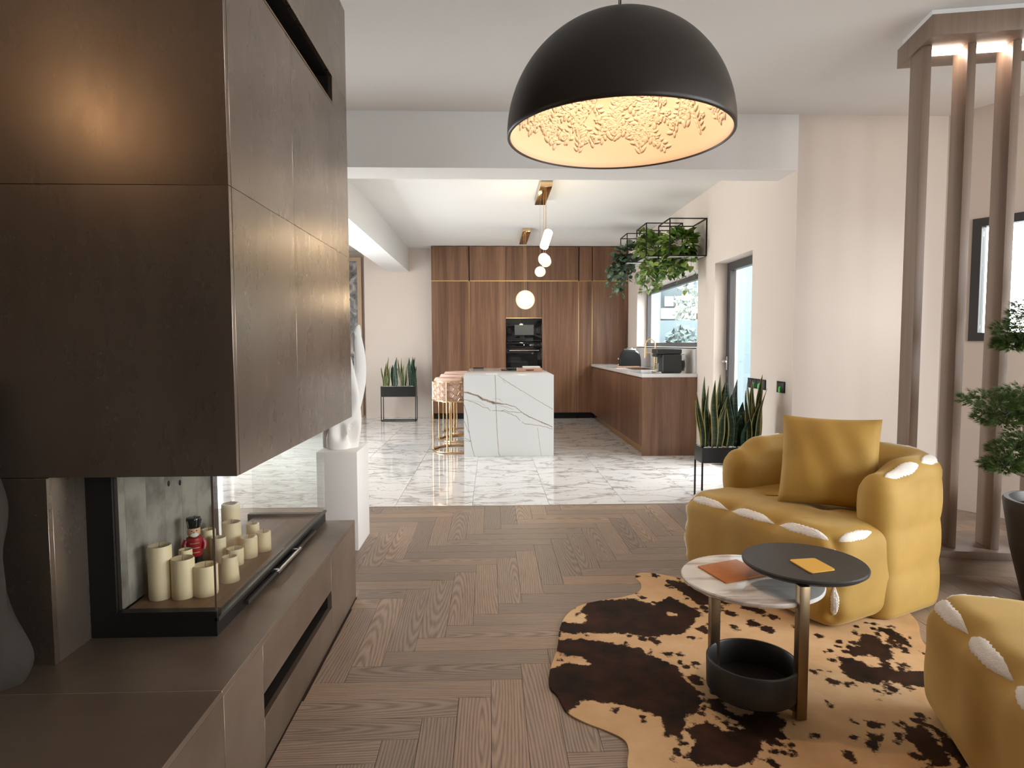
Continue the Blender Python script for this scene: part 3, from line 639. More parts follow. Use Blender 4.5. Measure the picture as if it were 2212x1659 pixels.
MB().cyl((2.205,7.22),.02,.94,1.06,16).build('core', M('grey_core',(.15,.15,.15),.4), ct, smooth=40); MB().cyl((2.205,7.22),.052,1.121,1.14).build('lid', M('white_lid',(.8,.8,.8),.3), ct, smooth=40)
MB().tube([(2.205,7.165,1.08),(2.205,7.135,1.06),(2.205,7.135,.99),(2.205,7.17,.97)],.006,8).build('handle', STEEL, ct, smooth=60)
to = thing('toaster', 'rounded black toaster with chrome knobs near the tall units', 'toaster', (1.98,9.0,.9205))
rows = []
for y in np.linspace(-.10,.10,9):
    k1 = 1-.12*(abs(y)/.10)**4
    rows.append([(x*k1,y,z*k1+.0) for x,z in [(.155*math.copysign(abs(math.cos(a))**.55,math.cos(a)),.015+.235*abs(math.sin(a))**.6) for a in np.linspace(0,PI,25)]])
mb = MB().grid(rows); mb.add(rows[0],[tuple(range(24,-1,-1))]); mb.add(rows[-1],[tuple(range(25))]); mb.build('shell', M('gloss_black_enamel',(.02,.023,.025),.18), to, local=True, smooth=50)
MB().box(-.14,.14,-.085,.085,0,.02).build('base', BLACK, to, local=True); MB().box(-.085,.085,-.03,.03,.235,.262).build('slot_rack', STEEL, to, .004, local=True)
for x,z in ((-.165,.12),(-.165,.035)): MB().ball((x,-.03,z),((.014,0,0),(0,.014,0),(0,0,.014)),12,8).build('knob', STEEL, to, local=True, smooth=60)
tag(MB().box(1.76,2.08,8.77,8.86,.9205,.938).build('chopping_board', OAKL, None, .004), 'thin wooden chopping board in front of the toaster', 'board')
bl = thing('glass_cloche', 'small glass cloche jar with dark contents by the window corner', 'jar', (2.17,9.72,.9205))
MB().lathe([(0,.0),(.06,.0),(.065,.01),(.065,.17),(.05,.21),(.02,.235),(0,.24)],28).build('glass', CLEAR, bl, local=True, smooth=50); MB().lathe([(0,.24),(.012,.24),(.018,.255),(.010,.27),(0,.272)],16).build('knob', STEEL, bl, local=True, smooth=50)
MB().lathe([(0,.012),(.05,.012),(.052,.09),(.03,.14),(0,.15)],20).build('contents', M('dark_fruit',(.05,.02,.03),.4), bl, local=True, smooth=50)

# ------------------------------------------------------------------ switch plates
GREENM = M('neon_green',(.10,.75,.12),.4,emit=(.1,.8,.12),estr=.15)
def plate(y0,y1,z0,z1,pegs,label,n):
    t = thing('switch_plate', label, 'switch', (2.285,(y0+y1)/2,z0))
    MB().box(2.281,2.289,y0,y1,z0,z1).build('plate', MATTE, t, .002)
    for i in range(n): w = (y1-y0)/n; MB().box(2.279,2.281,y0+w*i+.008,y0+w*(i+1)-.008,z0+.012,z1-.012).build('module', BLKP, t, .001)
    for y in pegs: MB().tube([(2.272,y,z0+.006),(2.272,y,z0+.04),(2.279,y,z0+.046)],.007,8).build('peg', GREENM, t)
plate(5.19,5.55,.862,.948,(5.30,5.41),'long black socket plate with two green child guards beside the terrace door',4)
plate(4.845,4.978,.862,.952,(4.91,),'small square black socket plate with one green guard near the wall corner',1)

# ------------------------------------------------------------------ island pendants
GLOW = M('warm_glow',(1,.9,.7),.5,emit=(1,.80,.52),estr=22); SOFT = M('soft_glow_glass',(.85,.78,.62),.2,emit=(1,.84,.56),estr=.34)
c1 = thing('pendant_cluster', 'gold bar pendant with tilted glowing glass drums over the island waterfall end', 'pendant lamp', (.56,6.8,2.0), 0, None)
MB().box(.495,.615,6.38,7.22,2.815,ZK-.001).build('canopy', POLGOLD, c1, .003)
DR = [((.575,6.62,2.335),(.30,.25,.92),.20,.043),((.565,6.82,2.16),(.05,.9,.3),.10,.058),((.60,7.0,2.165),(.2,.9,-.2),.10,.060),((.55,7.12,2.06),(0,.95,.1),.10,.058)]
for i,(c,ax,h,r) in enumerate(DR):
    A = Vector(ax).normalized(); C_ = Vector(c); x = A.orthogonal().normalized(); y = A.cross(x); mb = MB()
    prof = [(0,-h/2),(r*.8,-h/2),(r,-h/2+.012),(r,h/2-.012),(r*.8,h/2),(0,h/2)]; v = []; f = []; n = 24
    for (rr,z) in prof: v += [C_+A*z+(x*math.cos(2*PI*k/n)+y*math.sin(2*PI*k/n))*max(rr,.0005) for k in range(n)]
    f = [(i_*n+k,i_*n+(k+1)%n,(i_+1)*n+(k+1)%n,(i_+1)*n+k) for i_ in range(5) for k in range(n)]
    dm = mb.add(v,f).build('glass_drum', GLOW if i == 0 else SOFT, c1, smooth=50)
    if i: MB().ball(C_-Vector((0,.05,0)),((.03,0,0),(0,.012,0),(0,0,.03)),10,6).build('lamp_core', GLOW, dm, smooth=60)
    MB().tube([(c[0],c[1],c[2]+r*.5),(c[0],c[1],2.815)],.0022,6).build('cable', GOLD, c1)
c2 = thing('pendant_disc', 'gold bar pendant with one round glowing glass disc before the oven', 'pendant lamp', (.5,9.4,1.7))
MB().box(.445,.56,8.93,10.04,2.815,ZK-.001).build('canopy', POLGOLD, c2, .003)
def disc(cx,cy_,cz,r0,r1,th,n=40):
    v = []; f = []
    prof = [(r0,-th/2),(r1,-th/2),(r1,th/2),(r0,th/2)]
    for (r,y) in prof: v += [(cx+r*math.cos(2*PI*k/n),cy_+y,cz+r*math.sin(2*PI*k/n)) for k in range(n)]
    f = [(i*n+k,i*n+(k+1)%n,((i+1)%4)*n+(k+1)%n,((i+1)%4)*n+k) for i in range(4) for k in range(n)]
    return MB().add(v,f)
disc(.483,9.0,1.876,.098,.132,.05).build('glass_ring', SOFT, c2, smooth=40); disc(.483,9.0,1.876,.0005,.088,.03).build('lamp_core', GLOW, c2, smooth=40)
disc(.483,9.0,1.876,.131,.137,.056).build('rim', GOLD, c2, smooth=40)
for dx in (-.012,.012): MB().tube([(.485+dx,9.0,2.01),(.485+dx,9.1,2.816)],.0025,6).build('cable', GOLD, c2)

# ------------------------------------------------------------------ dome pendant
DC = (.520,2.60); DZ = 2.095
dome = thing('dome_pendant', 'large matt black dome pendant with floral plaster lining over the rug', 'pendant lamp', (DC[0],DC[1],DZ))
RO, HO = .452, .455
def arc(r, h, n, z=0, rev=False):
    q = [(r*math.sin(e_), z+h*math.cos(e_)) for e_ in np.linspace(0,PI/2,n)]
    return q[::-1] if rev else q
MB().lathe(arc(RO,HO,40)+[(RO,-.012),(RO-.004,-.016),(RO-.010,-.016),(RO-.012,-.012)]+[(r,z) for r,z in arc(RO-.012,HO-.012,30,0,True)][:2],96).build('shell', M('matt_black_brown',(.020,.015,.012),.42,spec=.45), dome, local=True, smooth=60)
PLAS = M('plaster_white',(.52,.46,.39),.75)
lin = MB().lathe([(RO-.0125,-.010)]+arc(RO-.016,HO-.016,44,0,True),96).build('plaster_lining', PLAS, dome, local=True, smooth=70)
rl = MB(); Rr = RO-.016
def dpt(az, el, off=0):        # point on the lining, el measured up from the rim
    n = Vector((math.cos(el)*math.cos(az),math.cos(el)*math.sin(az),math.sin(el)*(HO-.016)/Rr)); return n*(Rr-off), -n.normalized()
def leafb(az, el, ang, L, w, th=.0055):
    p, n = dpt(az, el); t1 = Vector((-math.sin(az),math.cos(az),0)); t2 = n.cross(t1).normalized()
    d = t1*math.cos(ang)+t2*math.sin(ang); s_ = n.cross(d); rl.ball(p,(d*L,s_*w,n*th),8,4)
rr_ = random.Random(3)
for i in range(64):
    az = rr_.uniform(0,2*PI) if i > 30 else (i/31)*2*PI; el = rr_.uniform(.07,.30); an = rr_.uniform(.6,2.5); prev = []
    for s in range(rr_.randint(11,18)):
        az += .052*math.cos(an); el += .052*math.sin(an); an += rr_.uniform(-.3,.3)
        if not .06 < el < 1.2: break
        p, n = dpt(az, el, .002); prev.append(p)
        for sd in (-1,1):
            L = rr_.uniform(.014,.024); leafb(az+sd*.03*math.sin(an), el-sd*.03*math.cos(an)*.9, an*1+sd*rr_.uniform(.5,1.0), L, L*rr_.uniform(.35,.55), .0075)
        if s%4 == 2:
            fa, fe = az+rr_.uniform(-.07,.07), el+rr_.uniform(-.06,.06)
            for q in range(5): leafb(fa+.022*math.cos(q*1.257), fe+.022*math.sin(q*1.257), q*1.257, .010, .0075, .007)
            leafb(fa, fe, 0, .006, .006, .010)
    if len(prev) > 2: rl.tube(prev,.0032,5)
stuff(rl.build('floral_relief', PLAS, lin, local=True, smooth=70))
MB().lathe([(0,HO-.02),(.03,HO-.02),(.03,HO+.002),(.012,HO+.006),(.006,HO+.02),(0,HO+.021)],24).build('cap', MATTE, dome, local=True, smooth=40)
for a in (.4,2.5,4.6): MB().tube([(.004*math.cos(a),.004*math.sin(a),HO+.01),(.01*math.cos(a),.01*math.sin(a),ZL-DZ-.02)],.0018,6).build('cable', MATTE, dome, local=True)
MB().lathe([(0,ZL-DZ-.03),(.06,ZL-DZ-.03),(.065,ZL-DZ-.002),(0,ZL-DZ-.001)],28).build('ceiling_rose', MATTE, dome, local=True, smooth=40)
MB().lathe([(0,HO-.075),(.055,HO-.070),(.06,HO-.05),(.05,HO-.025),(0,HO-.022)],28).build('bulb', M('bulb_glow',(1,.9,.75),.5,emit=(1,.74,.48),estr=6), dome, local=True, smooth=60)
pl = bpy.data.lights.new('dome_bulb_light','SPOT'); pl.energy = 18; pl.color = (1,.64,.38); pl.shadow_soft_size = .05; pl.spot_size = math.radians(175); pl.spot_blend = .3
po = bpy.data.objects.new('dome_bulb_light', pl); COL.objects.link(po); po.parent = dome; po.location = (0,0,HO-.09)

# lamp behind the viewer, whose light shows on the fireplace front
gl_ = thing('globe_pendant', 'small warm globe pendant hanging near the dark left wall', 'pendant lamp', (-2.15,-.32,2.50))
MB().ball((0,0,0),((.055,0,0),(0,.055,0),(0,0,.055)),24,16).build('globe', M('globe_glow',(1,.9,.8),.4,emit=(1,.66,.36),estr=30), gl_, local=True, smooth=70)
MB().tube([(0,0,.05),(0,0,ZL-2.501)],.003,6).build('cable', MATTE, gl_, local=True); MB().lathe([(0,.05),(.03,.05),(.03,.08),(0,.082)],16).build('cap', MATTE, gl_, local=True, smooth=40)

# ------------------------------------------------------------------ fin screen
scn = thing('fin_screen', 'tall dark wood fin room divider with lit top plate beside the armchair', 'room divider', (2.75,3.45,0))
RD = Vector((.983,-.182,0)); FD = Vector((.182,.983,0)); S0 = Vector((2.285,3.325,0))
def sbox(mb, a0,a1,b0,b1,z0,z1):
    P = lambda a,b,z: tuple(S0+RD*a+FD*b+Vector((0,0,z)))
    return mb.add([P(a0,b0,z0),P(a1,b0,z0),P(a1,b1,z0),P(a0,b1,z0),P(a0,b0,z1),P(a1,b0,z1),P(a1,b1,z1),P(a0,b1,z1)],[(3,2,1,0),(4,5,6,7),(0,1,5,4),(1,2,6,5),(2,3,7,6),(3,0,4,7)])
NF = 5; PT = .212
sbox(MB(),-.035,PT*(NF-1)+.1,-.11,.285,2.80,2.905).build('top_plate', FIN, scn, .003)
sbox(MB(),-.02,PT*(NF-1)+.07,-.07,.26,2.905,ZL-.001).build('ceiling_packer', CEIL, scn)
sbox(MB(),-.03,PT*(NF-1)+.06,-.02,.28,0,.10).build('base_box', wood('base_wood',(.20,.14,.095),(.27,.19,.135),(.33,.24,.17),0,.5), scn, .002)
sbox(MB(),-.05,PT*(NF-1)+.08,-.05,.30,.10,.14).build('base_top', FIN, scn, .003)
LEDM = M('led_strip',(1,1,1),.5,emit=(1,.80,.66),estr=24)
for i in range(NF):
    sbox(MB(),PT*i-.024,PT*i+.018,0,.145,.141,2.799).build('fin', FIN, scn, .002)
    if i < NF-1:
        sbox(MB(),PT*i+.03,PT*(i+1)-.022,.06,.085,2.778,2.799).build('led_strip', LEDM, scn)

# ------------------------------------------------------------------ cowhide rug
OUT = [(.805,3.344),(.892,3.33),(.95,3.29),(1.05,3.22),(1.25,3.16),(1.45,3.12),(1.62,3.05),(1.80,2.98),(1.92,2.86),(1.90,2.70),(1.80,2.52),(1.76,2.35),(1.80,2.15),(1.86,1.9),(1.80,1.62),(1.62,1.42),(1.40,1.36),(1.2,1.25),(.95,1.22),(.72,1.30),(.55,1.45),(.42,1.62),(.395,1.76),(.415,1.85),(.412,1.905),(.366,1.955),(.299,2.005),(.250,2.062),(.228,2.16),(.205,2.225),(.22,2.34),(.266,2.52),(.294,2.69),(.342,2.83),(.42,2.93),(.53,2.985),(.64,3.022),(.735,3.085),(.772,3.19),(.765,3.29)]
POLY = [[(0.41,2.88),(0.49,3.0),(0.56,2.99),(0.71,3.0),(0.77,2.92),(0.87,3.02),(0.92,2.94),(0.97,2.83),(0.9,2.72),(0.82,2.62),(0.66,2.6),(0.57,2.63),(0.44,2.64),(0.32,2.64),(0.27,2.7),(0.29,2.76),(0.41,2.74),(0.43,2.82)],[(0.24,2.6),(0.42,2.58),(0.61,2.5),(0.61,2.45),(0.67,2.4),(0.72,2.33),(0.71,2.26),(0.74,2.16),(0.73,2.11),(0.7,2.05),(0.64,2.01),(0.6,1.91),(0.55,1.92),(0.56,2.02),(0.5,2.07),(0.42,2.11),(0.32,2.13),(0.24,2.04),(0.17,2.23),(0.19,2.32),(0.29,2.39),(0.39,2.37),(0.35,2.44),(0.3,2.45),(0.25,2.51)],[(0.91,3.25),(1.0,3.2),(1.05,3.06),(1.11,3.04),(1.06,2.92),(0.98,2.92),(0.96,3.01),(0.93,3.13)],[(0.62,1.95),(0.71,2.0),(0.75,1.94),(0.81,1.95),(0.84,1.9),(0.83,1.84),(0.79,1.8),(0.72,1.77),(0.61,1.77),(0.58,1.81),(0.63,1.88)],[(0.82,2.01),(0.9,2.05),(0.96,2.05),(0.95,1.98),(0.92,1.89),(0.88,1.89),(0.82,1.88),(0.81,1.96)],[(0.75,2.13),(0.8,2.12),(0.8,2.02),(0.78,2.02),(0.74,2.06)],[(1.19,2.92),(1.24,2.9),(1.27,2.83),(1.24,2.78),(1.17,2.87)],[(1.38,2.4),(1.43,2.39),(1.45,2.32),(1.51,2.32),(1.54,2.28),(1.66,2.28),(1.6,2.15),(1.5,2.19),(1.45,2.22),(1.41,2.18),(1.35,2.22),(1.32,2.28)],[(1.58,2.6),(1.64,2.57),(1.62,2.5),(1.64,2.48),(1.58,2.37),(1.53,2.36),(1.51,2.4),(1.43,2.4),(1.45,2.48),(1.51,2.49)],[(1.69,2.65),(1.74,2.63),(1.75,2.55),(1.72,2.47),(1.69,2.52),(1.68,2.59)],[(1.33,1.94),(1.39,1.94),(1.4,1.89),(1.38,1.81),(1.35,1.74),(1.29,1.75),(1.3,1.8),(1.3,1.87)],[(1.43,1.93),(1.45,1.9),(1.44,1.84),(1.41,1.74),(1.38,1.74),(1.38,1.81),(1.4,1.87)],[(1.2,1.92),(1.24,1.9),(1.24,1.88),(1.19,1.85),(1.16,1.81),(1.16,1.86)],[(1.23,1.98),(1.28,1.97),(1.26,1.93),(1.22,1.94)],[(1.67,2.48),(1.7,2.47),(1.68,2.41),(1.65,2.42)]]
SPOT = [(1.06,2.67,.019),(1.16,2.71,.028),(1.2,2.65,.025),(1.28,2.77,.022),(.92,2.66,.025),(.75,2.44,.017),(.7,2.44,.017),(.75,2.34,.011),(.75,2.25,.026),(.73,2.38,.008),(1.02,1.9,.013),(1.19,1.97,.011),(1.14,1.89,.009),(1.08,1.8,.019),(.91,1.82,.015),(.83,1.78,.014),(.55,1.83,.013),(1.44,2.52,.018),(1.47,2.47,.023),(1.56,2.6,.018),(1.34,2.38,.014),(1.25,2.22,.021),(1.16,2.08,.012),(1.22,2.29,.011),(1.33,2.66,.012),(1.39,2.58,.015),(.27,2.42,.011),(.89,3.3,.011),(.77,3.29,.015),(1.26,1.86,.011),(1.43,2.0,.016),(1.35,2.1,.006),(1.44,2.16,.018),(1.58,2.31,.014),(1.63,2.48,.015),(1.53,2.5,.015),(1.0,2.75,.02),(1.0,2.88,.02),(1.1,2.82,.024),(.98,2.70,.014),(1.12,2.95,.03),(1.2,3.0,.02),(1.3,2.92,.02)]
def catmull(P, per):
    P = np.array(P); out = []; n = len(P)
    for i in range(n):
        a,b,c,d = P[i-1],P[i],P[(i+1)%n],P[(i+2)%n]
        for t in np.linspace(0,1,per,endpoint=False): out.append(.5*((2*b)+(-a+c)*t+(2*a-5*b+4*c-d)*t*t+(-a+3*b-3*c+d)*t**3))
    return np.array(out)
ol = catmull(OUT, 10); ctr = np.array([.98,2.25]); RN = 110
ts = np.linspace(0,1,RN)**.85
G = ctr+(ol-ctr)[None]*ts[:,None,None]; no = len(ol)
XY = G.reshape(-1,2)
zz = .0055+.0012*np.sin(XY[:,0]*14+2*np.sin(XY[:,1]*5))+.0022*np.exp(-((1-np.repeat(ts,no))/.03)**2)*(.5+.5*np.sin(np.tile(np.arange(no),RN)*.09))
def sdpoly(P, poly):
    poly = np.array(poly); d = np.full(len(P), 1e9); ins = np.zeros(len(P), bool)
    for a,b in zip(poly, np.roll(poly,-1,0)):
        e_ = b-a; w = P-a; t = np.clip((w@e_)/(e_@e_),0,1); d = np.minimum(d, np.hypot(*(w-t[:,None]*e_).T))
        c = ((a[1] <= P[:,1]) != (b[1] <= P[:,1])); xx = a[0]+(P[:,1]-a[1])/(e_[1] if abs(e_[1]) > 1e-9 else 1e-9)*e_[0]; ins ^= c & (P[:,0] < xx)
    return np.where(ins, d, -d)
rsp = random.Random(21)
for pz in POLY[:6]+POLY[7:11]:
    cxm = sum(q[0] for q in pz)/len(pz); cym = sum(q[1] for q in pz)/len(pz)
    for q in pz:
        for _ in range(2):
            k1 = rsp.uniform(1.10,1.45); SPOT.append((cxm+(q[0]-cxm)*k1+rsp.uniform(-.02,.02), cym+(q[1]-cym)*k1+rsp.uniform(-.02,.02), rsp.uniform(.005,.015)))
fld = np.full(len(XY), -.2)
for p in POLY: fld = np.maximum(fld, sdpoly(XY, p))
for (x,y,r) in SPOT: fld = np.maximum(fld, r*1.05-np.hypot(XY[:,0]-x,(XY[:,1]-y)*.8))
fld = np.minimum(fld, np.hypot(XY[:,0]-.83,XY[:,1]-2.82)-.022); fld = np.minimum(fld, np.hypot(XY[:,0]-.33,(XY[:,1]-2.64)*1.4)-.016)
hide = M('cowhide',(.6,.36,.16),.68,spec=.1); k_ = N(hide)
n1 = k_.noise(k_.coord((1,1,1),False), 38, 5, .65); n0 = k_.noise(k_.coord((1,1,1),False), 11, 3, .5)
f_ = k_.math('ADD', k_.at('spot'), k_.math('ADD', k_.math('MULTIPLY', k_.math('SUBTRACT', n1, .5), .065), k_.math('MULTIPLY', k_.math('SUBTRACT', n0, .5), .035)))
mask = k_.ramp(k_.math('ADD', k_.math('MULTIPLY', f_, 60), .5), [(.25,(0,0,0)),(.75,(1,1,1))])
tan = k_.ramp(k_.noise(k_.coord((1,1,1),False), 3.5, 4, .6), [(.3,(.56,.35,.18)),(.55,(.68,.45,.25)),(.75,(.76,.56,.35))])
drk = k_.ramp(k_.noise(k_.coord((1,1,1),False), 7, 4, .6), [(.35,(.012,.008,.007)),(.7,(.055,.022,.012))])
k_.color(k_.mix(mask, tan, drk)); k_.bump(k_.noise(k_.coord((1,4,1),False), 160, 3, .6), .25, .004)
m_ = MB(); m_.v = [(a,b,c) for (a,b),c in zip(XY,zz)]
m_.f = [(i*no+j,i*no+(j+1)%no,(i+1)*no+(j+1)%no,(i+1)*no+j) for i in range(RN-1) for j in range(no)]
sk0 = len(m_.v); m_.v += [(a,b,.0008) for a,b in ol]; m_.f += [((RN-1)*no+j,(RN-1)*no+(j+1)%no,sk0+(j+1)%no,sk0+j) for j in range(no)]
rug = m_.build('cowhide_rug', hide, smooth=60); attr(rug, 'spot', np.concatenate([fld,fld[-no:]]))
tag(rug, 'brown and tan spotted cowhide rug on the parquet', 'rug')

# ------------------------------------------------------------------ armchair and ottoman
VEL = M('mustard_velvet',(.45,.275,.055),.72,sheen=.35); k_ = N(VEL); VEL.node_tree.nodes['Principled BSDF'].inputs['Sheen Tint'].default_value = (1,.85,.5,1)
k_.color(k_.ramp(k_.noise(k_.coord(), 4, 4, .5), [(.3,(.345,.200,.036)),(.7,(.435,.262,.050))])); k_.bump(k_.noise(k_.coord(), 220, 2), .12, .002)
FLEECE = M('white_fleece',(.90,.86,.81),.9,sheen=.5); k_ = N(FLEECE); k_.bump(k_.noise(k_.coord(), 130, 4, .7), .9, .006)
class Soft:
    """rounded box with pinch points; surf() maps any outside point on to the upholstery"""
    def __init__(s, lo, hi, r, pins): s.lo = np.array(lo)+r; s.hi = np.array(hi)-r; s.r = r; s.pins = pins
    def surf(s, P, off=0.):
        Q = np.clip(P, s.lo, s.hi); D = P-Q; L = np.linalg.norm(D,axis=1,keepdims=True); D = D/np.maximum(L,1e-9)
        S = Q+D*s.r
        for (c,a,w) in s.pins: S = S-D*(a*np.exp(-(np.linalg.norm((S-np.array(c)),axis=1,keepdims=True)/w)**2))
        puff = .012; mid = (s.lo+s.hi)/2; hl = (s.hi-s.lo)/2+s.r
        u = 1-np.abs((S-mid)/hl)**2
        S = S+D*puff*np.clip(np.sort(u,axis=1)[:,2:3]*np.sort(u,axis=1)[:,1:2],0,1)
        S = S+D*off; S[:,2] = np.maximum(S[:,2], 0); return S, D
def soft_mesh(sf, n=40):
    lo = sf.lo-sf.r*1.0; hi = sf.hi+sf.r*1.0; m = MB(); allp = []; fs = []
    for ax in range(3):
        o1, o2 = [i for i in range(3) if i != ax]
        for sgn in (0,1):
            n1_, n2_ = n, n
            u = (1-np.cos(np.linspace(0,PI,n1_+1)))/2*.5+np.linspace(0,1,n1_+1)*.5
            A, B = np.meshgrid(u, u, indexing='ij'); P = np.zeros((A.size,3))
            P[:,o1] = lo[o1]+A.ravel()*(hi[o1]-lo[o1]); P[:,o2] = lo[o2]+B.ravel()*(hi[o2]-lo[o2]); P[:,ax] = (hi if sgn else lo)[ax]
            b = sum(len(q) for q in allp); allp.append(sf.surf(P)[0])
            flip = (sgn == 1) == (ax != 1)
            for i in range(n1_):
                for j in range(n2_):
                    q = (b+i*(n2_+1)+j,b+(i+1)*(n2_+1)+j,b+(i+1)*(n2_+1)+j+1,b+i*(n2_+1)+j+1); fs.append(q if flip else q[::-1])
    m.v = [tuple(p) for q in allp for p in q]; m.f = fs; return m
def patch(parent, surf, c, t, b, L, w):
    """leaf-shaped fleece inset following the upholstery"""
    nu, nv = 26, 11; U = np.linspace(-1,1,nu); V_ = np.linspace(-1,1,nv); P = []
    for u in U:
        hw = w*max(1-abs(u)**2.1,.0)**.8+.001
        rag = 1+.10*math.sin(u*37)+.08*math.sin(u*71+1)
        for v in V_: P.append(np.array(c)+np.array(t)*u*L+np.array(b)*v*hw*rag)
    P = np.array(P); S, D = surf(P, 0.); h = np.array([[(.0075*(1-abs(v)**4)*(max(1-abs(u)**6,0))-.001) for v in V_] for u in U]).ravel()
    h = h+(h > .001)*rng.uniform(-.0018,.0022,len(h)); S = S+D*h[:,None]
    MB().grid(S.reshape(nu,nv,3)).build('fleece_patch', FLEECE, parent, local=True, smooth=80)
# armchair in its own frame: x runs backwards, y along the front, origin at the near front corner
ch = thing('armchair', 'mustard velvet tub armchair with white fleece seam insets on the cowhide rug', 'armchair', (1.472,2.592,.0095), math.radians(26.05))
WC = .92
joints = [.06,.34,.60,.86]
pins = [((0.0,v,.42),.035,.055) for v in (.02,.325,.61,.90)]+[((.0,v,.2),.012,.10) for v in (.325,.61)]+[((.33,v,.42),.022,.045) for v in (.31,.62)]+[((.0,0,z),.025,.05) for z in (.05,.21,.36)]+[((.0,WC,z),.02,.05) for z in (.1,.28)]
seat = Soft((-.03,-.012,.0),(.72,WC+.01,.43),.08,pins)
soft_mesh(seat,44).build('seat', VEL, ch, local=True, smooth=80, weld=True)
for v in (.175,.465,.755): patch(ch, seat.surf, (-.05,v,.455), (0,1,0), (.7,0,.7), .14, .045)
for v0,z in ((0,.29),(0,.125),(WC,.29),(WC,.125)): patch(ch, seat.surf, (-.05,-.05 if v0 == 0 else WC+.03,z), (0,0,1), (.7,-.7 if v0 == 0 else .7,0), .08, .036)
patch(ch, seat.surf, (.13,-.045,.455), (1,0,0), (0,.7,.7), .11, .046); patch(ch, seat.surf, (.13,WC+.03,.455), (1,0,0), (0,.7,-.7), .11, .046)
# wrap-around arm and back shell
r_s = .082; PTH = []
y0_, y1_, xb, xf, cr2 = .052, WC-.052, .79, .36, .16
PTH += [(x,y0_) for x in np.linspace(xf,xb-cr2,12)]
PTH += [(xb-cr2+cr2*math.sin(a),y0_+cr2-cr2*math.cos(a)) for a in np.linspace(0,PI/2,9)[1:]]
PTH += [(xb,y) for y in np.linspace(y0_+cr2,y1_-cr2,16)[1:]]
PTH += [(xb-cr2+cr2*math.cos(a),y1_-cr2+cr2*math.sin(a)) for a in np.linspace(0,PI/2,9)[1:]]
PTH += [(x,y1_) for x in np.linspace(xb-cr2,xf,12)[1:]]
PTH = np.array(PTH); SL = np.concatenate([[0],np.cumsum(np.hypot(*np.diff(PTH,axis=0).T))]); STOT = SL[-1]
def hgt(s):
    e_ = np.minimum(s, STOT-s); f = np.clip(1-e_/.17,0,1); base = .705+.02*np.clip((e_-.3)/.3,0,1)
    sc_l = .006*np.cos(2*PI*s/.235)
    return base-.055*(.5-.5*np.cos(PI*f))+sc_l*.6-.008
def near(P):
    A = PTH[:-1]; B = PTH[1:]; E_ = B-A; best = np.full(len(P),1e9); q = np.zeros((len(P),2)); s = np.zeros(len(P))
    for a,e_,s0 in zip(A,E_,SL[:-1]):
        L2 = e_@e_; t = np.clip(((P-a)@e_)/L2,0,1); c = a+t[:,None]*e_; d = np.hypot(*(P-c).T); m = d < best
        best = np.where(m,d,best); q[m] = c[m]; s = np.where(m,s0+t*math.sqrt(L2),s)
    return q, s
def bulge(S, s, z): return .006*np.sin(PI*s/.235)**2*np.clip((np.minimum(s,STOT-s)-.12)/.2,0,1)+.010*np.abs(np.sin(PI*z/.20))**.7
def shell_surf(P, off=0.):
    q, s = near(P[:,:2]); H = hgt(s)-r_s; zc = np.minimum(P[:,2],H)
    Q = np.column_stack([q,zc]); D = P-Q; D = D/np.maximum(np.linalg.norm(D,axis=1,keepdims=True),1e-9)
    up = D[:,2:3]
    return Q+D*(r_s+bulge(P,s,P[:,2])[:,None]*(1-up*.5)+off), D
cont = []
for i,p in enumerate(PTH):
    a = PTH[max(i-1,0)]; b = PTH[min(i+1,len(PTH)-1)]; t = (b-a)/np.hypot(*(b-a)); cont.append((p,np.array([t[1],-t[0]])))
te = cont[-1]; t_end = np.array([-te[1][1],te[1][0]])
loop = list(cont)
for a in np.linspace(0,PI,13)[1:-1]: loop.append((PTH[-1], cont[-1][1]*math.cos(a)+t_end*math.sin(a)))
for p,nn in reversed(cont): loop.append((p,-nn))
t0 = np.array([cont[0][1][1],-cont[0][1][0]]); t0 = (PTH[0]-PTH[1])/np.hypot(*(PTH[0]-PTH[1]))
for a in np.linspace(0,PI,13)[1:-1]: loop.append((PTH[0], -cont[0][1]*math.cos(a)+t0*math.sin(a)))
LP = np.array([l[0] for l in loop]); LN = np.array([l[1] for l in loop]); nl = len(loop)
q_, s_l = near(LP); rows = []
zs_ = np.linspace(.0,1,30)
for zf in zs_:
    P3 = np.column_stack([LP+LN*r_s, zf*(hgt(s_l)-r_s)]); rows.append(shell_surf(P3)[0])
for ph in np.linspace(0,PI/2,9)[1:]:
    P3 = np.column_stack([LP+LN*r_s*math.cos(ph), hgt(s_l)-r_s+r_s*math.sin(ph)+1e-5]); rows.append(shell_surf(P3)[0])
m_ = MB(); m_.v = [tuple(p) for r in rows for p in r]
m_.f = [(i*nl+j,i*nl+(j+1)%nl,(i+1)*nl+(j+1)%nl,(i+1)*nl+j) for i in range(len(rows)-1) for j in range(nl)]
m_.f += [tuple(range(nl-1,-1,-1))]
m_.build('arm_and_back', VEL, ch, local=True, smooth=80, weld=True)
def along(s):
    i = min(int(np.searchsorted(SL,s))-1,len(PTH)-2); i = max(i,0); f = (s-SL[i])/(SL[i+1]-SL[i]); p = PTH[i]+(PTH[i+1]-PTH[i])*f; t = (PTH[i+1]-PTH[i])/np.hypot(*(PTH[i+1]-PTH[i])); return p, t, np.array([t[1],-t[0]])
for k in range(int(STOT/.235)):
    s = (k+.5)*.235-.04
    if s > STOT-.06: break
    p, t, nn = along(s); h = float(hgt(np.array([s]))[0]); c = np.array([*(p+nn*.05),h+.01])
    patch(ch, shell_surf, c, (*t,0), (nn[0]*.75,nn[1]*.75,-.66), .112, .036)
